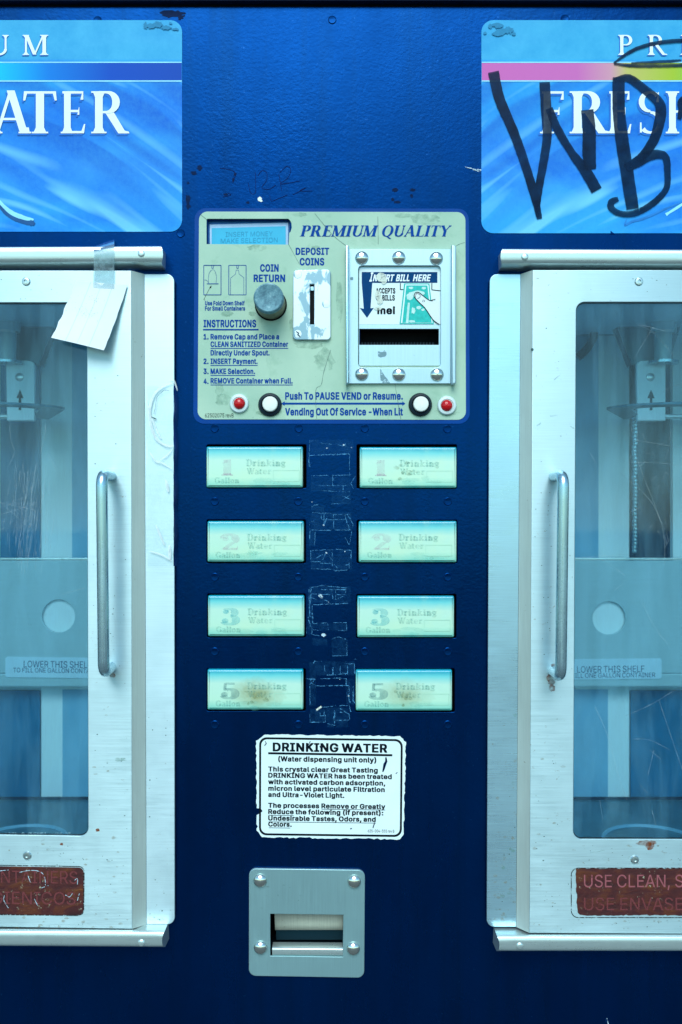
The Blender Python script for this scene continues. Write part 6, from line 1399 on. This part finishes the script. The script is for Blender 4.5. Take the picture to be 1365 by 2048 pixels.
# ---- DRINKING WATER label
mb = MB(F0); rs = random.Random(21)
def torn(a, b, n, amp): return [(a[0] + (b[0] - a[0]) * i / n + rs.uniform(-amp, amp), a[1] + (b[1] - a[1]) * i / n + rs.uniform(-amp, amp)) for i in range(n)]
out = torn((530, 1469), (800, 1472), 46, 1.2) + torn((800, 1472), (812, 1484), 4, .8) + torn((812, 1484), (808, 1668), 38, 1.3) + torn((808, 1668), (800, 1678), 4, 1) + torn((800, 1678), (524, 1674), 44, 1.6) + torn((524, 1674), (515, 1660), 4, .8)
out += torn((515, 1660), (515, 1640), 5, 1.5) + [(514, 1630), (520, 1627), (526, 1622), (522, 1617), (514, 1616)] + torn((514, 1610), (513, 1482), 26, 1.2) + torn((513, 1482), (530, 1469), 5, .8)
mb.plate([out], .2, 1.0, 'sticker_white')
mb.plate([rquad((519, 1474), (806, 1478), (804, 1673.5), (518.5, 1670), 15, 6), rquad((523, 1478), (802, 1482), (800, 1669.5), (522.5, 1666), 12, 6)], 1.2, 1.3, 'ink_black')
e = 1.3; sl = .0125
def L(s_, x0, x1, y, cap, b=.03): mb.text(s_, x0, x1, y, cap, e, 'ink_black', b, 0, sl)
L('DRINKING WATER', 546, 775, 1501.5, 16, .045)
mb.poly([(537, 1504), (785, 1508), (785, 1512), (537, 1508)], e + .3, 'ink_black')
L('(Water dispensing unit only)', 557, 753, 1522, 9.5)
for s_, x0, x1, y in (('This crystal clear Great Tasting', 537, 756, 1542), ('DRINKING WATER has been treated', 537, 784, 1554.5), ('with activated carbon adsorption,', 537, 771, 1567.5), ('micron level particulate Filtration', 537, 770, 1580.5), ('and Ultra-Violet Light.', 537, 689, 1593), ('The processes Remove or Greatly', 537, 771, 1614.5), ('Reduce the following (if present):', 537, 767, 1627), ('Undesirable Tastes, Odors, and', 537, 752, 1640), ('Colors.', 537, 584, 1652)):
    L(s_, x0, x1, y, 9)
for x0, x1, y in ((643, 771, 1618), (538, 588, 1629.5), (538, 752, 1642.5), (538, 581, 1654.5)):
    yy = y if x0 < 600 else y - 0.6
    mb.poly([(x0, yy), (x1, yy + sl * (x1 - x0)), (x1, yy + .9 + sl * (x1 - x0)), (x0, yy + .9)], e + .35, 'ink_black')
mb.text('625-004-555 rev B', 736, 789, 1664, 5.6, e, 'ink_black', .01, 0, sl)
for pts in ([(772, 1514), (773, 1522), (770, 1528), (768, 1536), (766, 1543)], [(531, 1482), (533, 1486), (530, 1491)], [(621, 1482), (617, 1490)], [(795, 1544), (792, 1547)], [(746, 1655), (750, 1644)], [(640, 1492), (643, 1497)], [(701, 1657), (704, 1656)]):
    k = len(pts); mb.ribbon(pts, [1 + 4 * math.sin(math.pi * (i + .6) / (k + .4)) if k > 4 else 1.6 for i in range(k)], e + .4, 'paint', .4)
build('information_label', mb, machine)

# ---- coin return
FC = Fr(6); mb = MB(FC)
mb.plate([rquad((498.5, 1737), (730.5, 1740), (729, 1956), (498, 1952), 14, 6), [(541, 1828), (687, 1830), (686, 1914), (541, 1912)]], -6, 0, 'plate', 1.2)
cr = build('coin_return', mb, machine)
mb = MB(F0)
mb.strip([[(538, 1824, -3), (690, 1824, -3), (690, 1916, -3), (538, 1916, -3)], [(538, 1824, -120), (690, 1824, -120), (690, 1916, -120), (538, 1916, -120)]], 'dark', True)
mb.add([(538, 1824, -120), (690, 1824, -120), (690, 1916, -120), (538, 1916, -120)], [[0, 1, 2, 3]], 'black')
build('return_cup', mb, cr)
mb = MB(F0)
mb.strip([[(549, 1826, -6), (687, 1828, -6)], [(549, 1850, -14), (687, 1851, -14)], [(549, 1872, -26), (687, 1872, -26)]], 'flap')
mb.strip([[(549, 1872, -26), (687, 1872, -26)], [(549, 1880, -50), (687, 1880, -50)], [(549, 1908, -60), (687, 1908, -60)]], 'hood')
build('flap', mb, cr)
mb = MB(Fr(4))
prof = [(-20, 1894), (-4, 1894), (0, 1895.5), (2, 1898), (2.4, 1902), (1, 1909), (-2, 1912), (-20, 1912)]
mb.strip([[(x, y + dy, e_) for e_, y in prof] for x, dy in ((545, 0), (546, -.4), (685, 0.6), (686, .8))], 'rail')
build('return_lip', mb, cr)
mb = MB(FC)
dome = [(13.8, -1)] + [(13.8 * math.cos(R(a)), 8.5 * math.sin(R(a))) for a in (0, 12, 25, 38, 50, 62, 74, 84)] + [(.01, 8.6)]
mb.lathe(521, 1761, dome, 'chrome', 30); b2 = build('bolt', mb, cr); off = WORLD[b2.name] - FC(521, 1761, 0)
for x, y in ((709, 1763), (521.5, 1895), (707, 1897)): repeat(b2, FC(x, y, 0) + off, cr)

# ------------------------------------------------------------------ loose things
# paper note
mb = MB(Fr(42)); N = 14
a, b, c, d = (154, 562), (256, 571), (216, 706), (112, 681)
rows = []
rs = random.Random(4)
def note_pt(u, v, lift=0.0, jag=0.0):
    x = (a[0] * (1 - u) + b[0] * u) * (1 - v) + (d[0] * (1 - u) + c[0] * u) * v
    y = (a[1] * (1 - u) + b[1] * u) * (1 - v) + (d[1] * (1 - u) + c[1] * u) * v
    return (x + jag, y + jag * .4, 2 + 26 * v ** 1.5 + 5 * math.sin(u * 3.1) * v + lift)
for i in range(N + 1):
    v = i / N
    rows.append([note_pt(j / N, v, 0, (rs.uniform(-2, 1.6) if j == 0 else rs.uniform(-.5, .5) if j == N else 0)) for j in range(N + 1)])
mb.strip(rows, 'paper')
rows2 = [[(p[0], p[1], p[2] - .5) for p in r] for r in rows]
mb.strip(rows2, 'paper')
for u in (.28, .50, .72):
    L_ = [note_pt(u - .005, i / N, .25) for i in range(N + 1)]; R_ = [note_pt(u + .006, i / N, .25) for i in range(N + 1)]
    mb.strip([L_, R_], 'ruled')
for k in range(90):
    u, v = rs.gauss(.42, .14), rs.choice((rs.gauss(.24, .05), rs.gauss(.52, .03), rs.gauss(.46, .04)))
    du, dv = rs.uniform(.006, .022), rs.uniform(.006, .014)
    mb.z += .01
    mb.add([note_pt(u, v, .5 + mb.z % .1), note_pt(u + du, v + dv * .4, .5 + mb.z % .1), note_pt(u + du * .8, v + dv, .5 + mb.z % .1)], [[0, 1, 2]], 'pencil' if rs.random() < .45 else 'ruled')
note = build('paper_note', mb, sharp=60)
note['label'] = 'torn white ruled paper note hanging from clear tape over the door window'
note['category'] = 'note'
# the tape that holds it: over the rail and down the door
mb = MB(F0)
def tp(x, y, d):  # point seen at x,y lying d units in front
    f = Fr(d); return f(x, y, 0)
sec = [((188, 493), (229, 479), 3), ((188, 499), (229, 491), 47), ((188, 512), (229, 510), 50), ((188, 528), (229, 527), 47), ((188, 536), (229, 536), 44), ((187, 560), (229, 560), 42.5), ((187, 575), (229, 578), 45)]
V_ = []
for l_, r_, dd in sec:
    for k in range(5): V_.append(tp(l_[0] + (r_[0] - l_[0]) * k / 4, l_[1] + (r_[1] - l_[1]) * k / 4 + rs.uniform(-.6, .6), dd + rs.uniform(0, 1.2)))
mb.add(V_, [[i * 5 + j, i * 5 + j + 1, (i + 1) * 5 + j + 1, (i + 1) * 5 + j] for i in range(len(sec) - 1) for j in range(4)], 'tape', raw=True)
tape = build('clear_tape', mb, sharp=60)
tape['label'] = 'strip of clear sticky tape across the steel rail above the paper note'
tape['category'] = 'tape'
# clinging scrap of clear film on the door's edge
mb = MB(Fr(15)); rows = []
for i in range(31):
    y = 772 + i * 12
    rows.append([(292 + 4 * math.sin(i * .7) if k == 0 else 292 + k * 9.4 + rs.uniform(-.5, .5), y, .8 + rs.uniform(0, 1.6) + (3 if k == 6 else 0)) for k in range(7)] + [(352 + 2.5 * abs(math.sin(i * .45)), y, -5), (353 + 3 * abs(math.sin(i * .45)), y, -11)])
mb.strip(rows, 'wrap')
for pts, w in (([(349, 765), (330, 772), (312, 786), (303, 806), (300, 830), (305, 858), (316, 880), (335, 892), (349, 892)], 5), ([(294, 800), (302, 830), (318, 868), (324, 878)], 3), ([(301, 905), (312, 922), (325, 926), (345, 938)], 3), ([(347, 896), (336, 910), (318, 922)], 2), ([(333, 960), (338, 984)], 5), ([(300, 1102), (325, 1110), (345, 1122)], 3), ([(340, 1090), (341, 1120)], 5), ([(313, 1050), (330, 1090)], 4), ([(340, 760), (349, 762), (356, 782)], 3)):
    cc = curve(pts, 6); k = len(cc); mb.ribbon(cc, [w * (.35 + .9 * math.sin(math.pi * (i + .5) / k)) for i in range(k)], 3.4, 'wrap_fold')
mb.ribbon(curve([(340, 782), (330, 781), (322, 788), (315, 796), (312, 815), (309, 828)], 5), .7, 4.2, 'speck')
mb.ribbon([(304, 834), (310, 837), (315, 839)], [1, 2.6, 1], 4.3, 'speck')
wrap = build('plastic_film', mb, sharp=60)
wrap['label'] = 'crumpled clear plastic film clinging to the edge of the left steel door'
wrap['category'] = 'film'
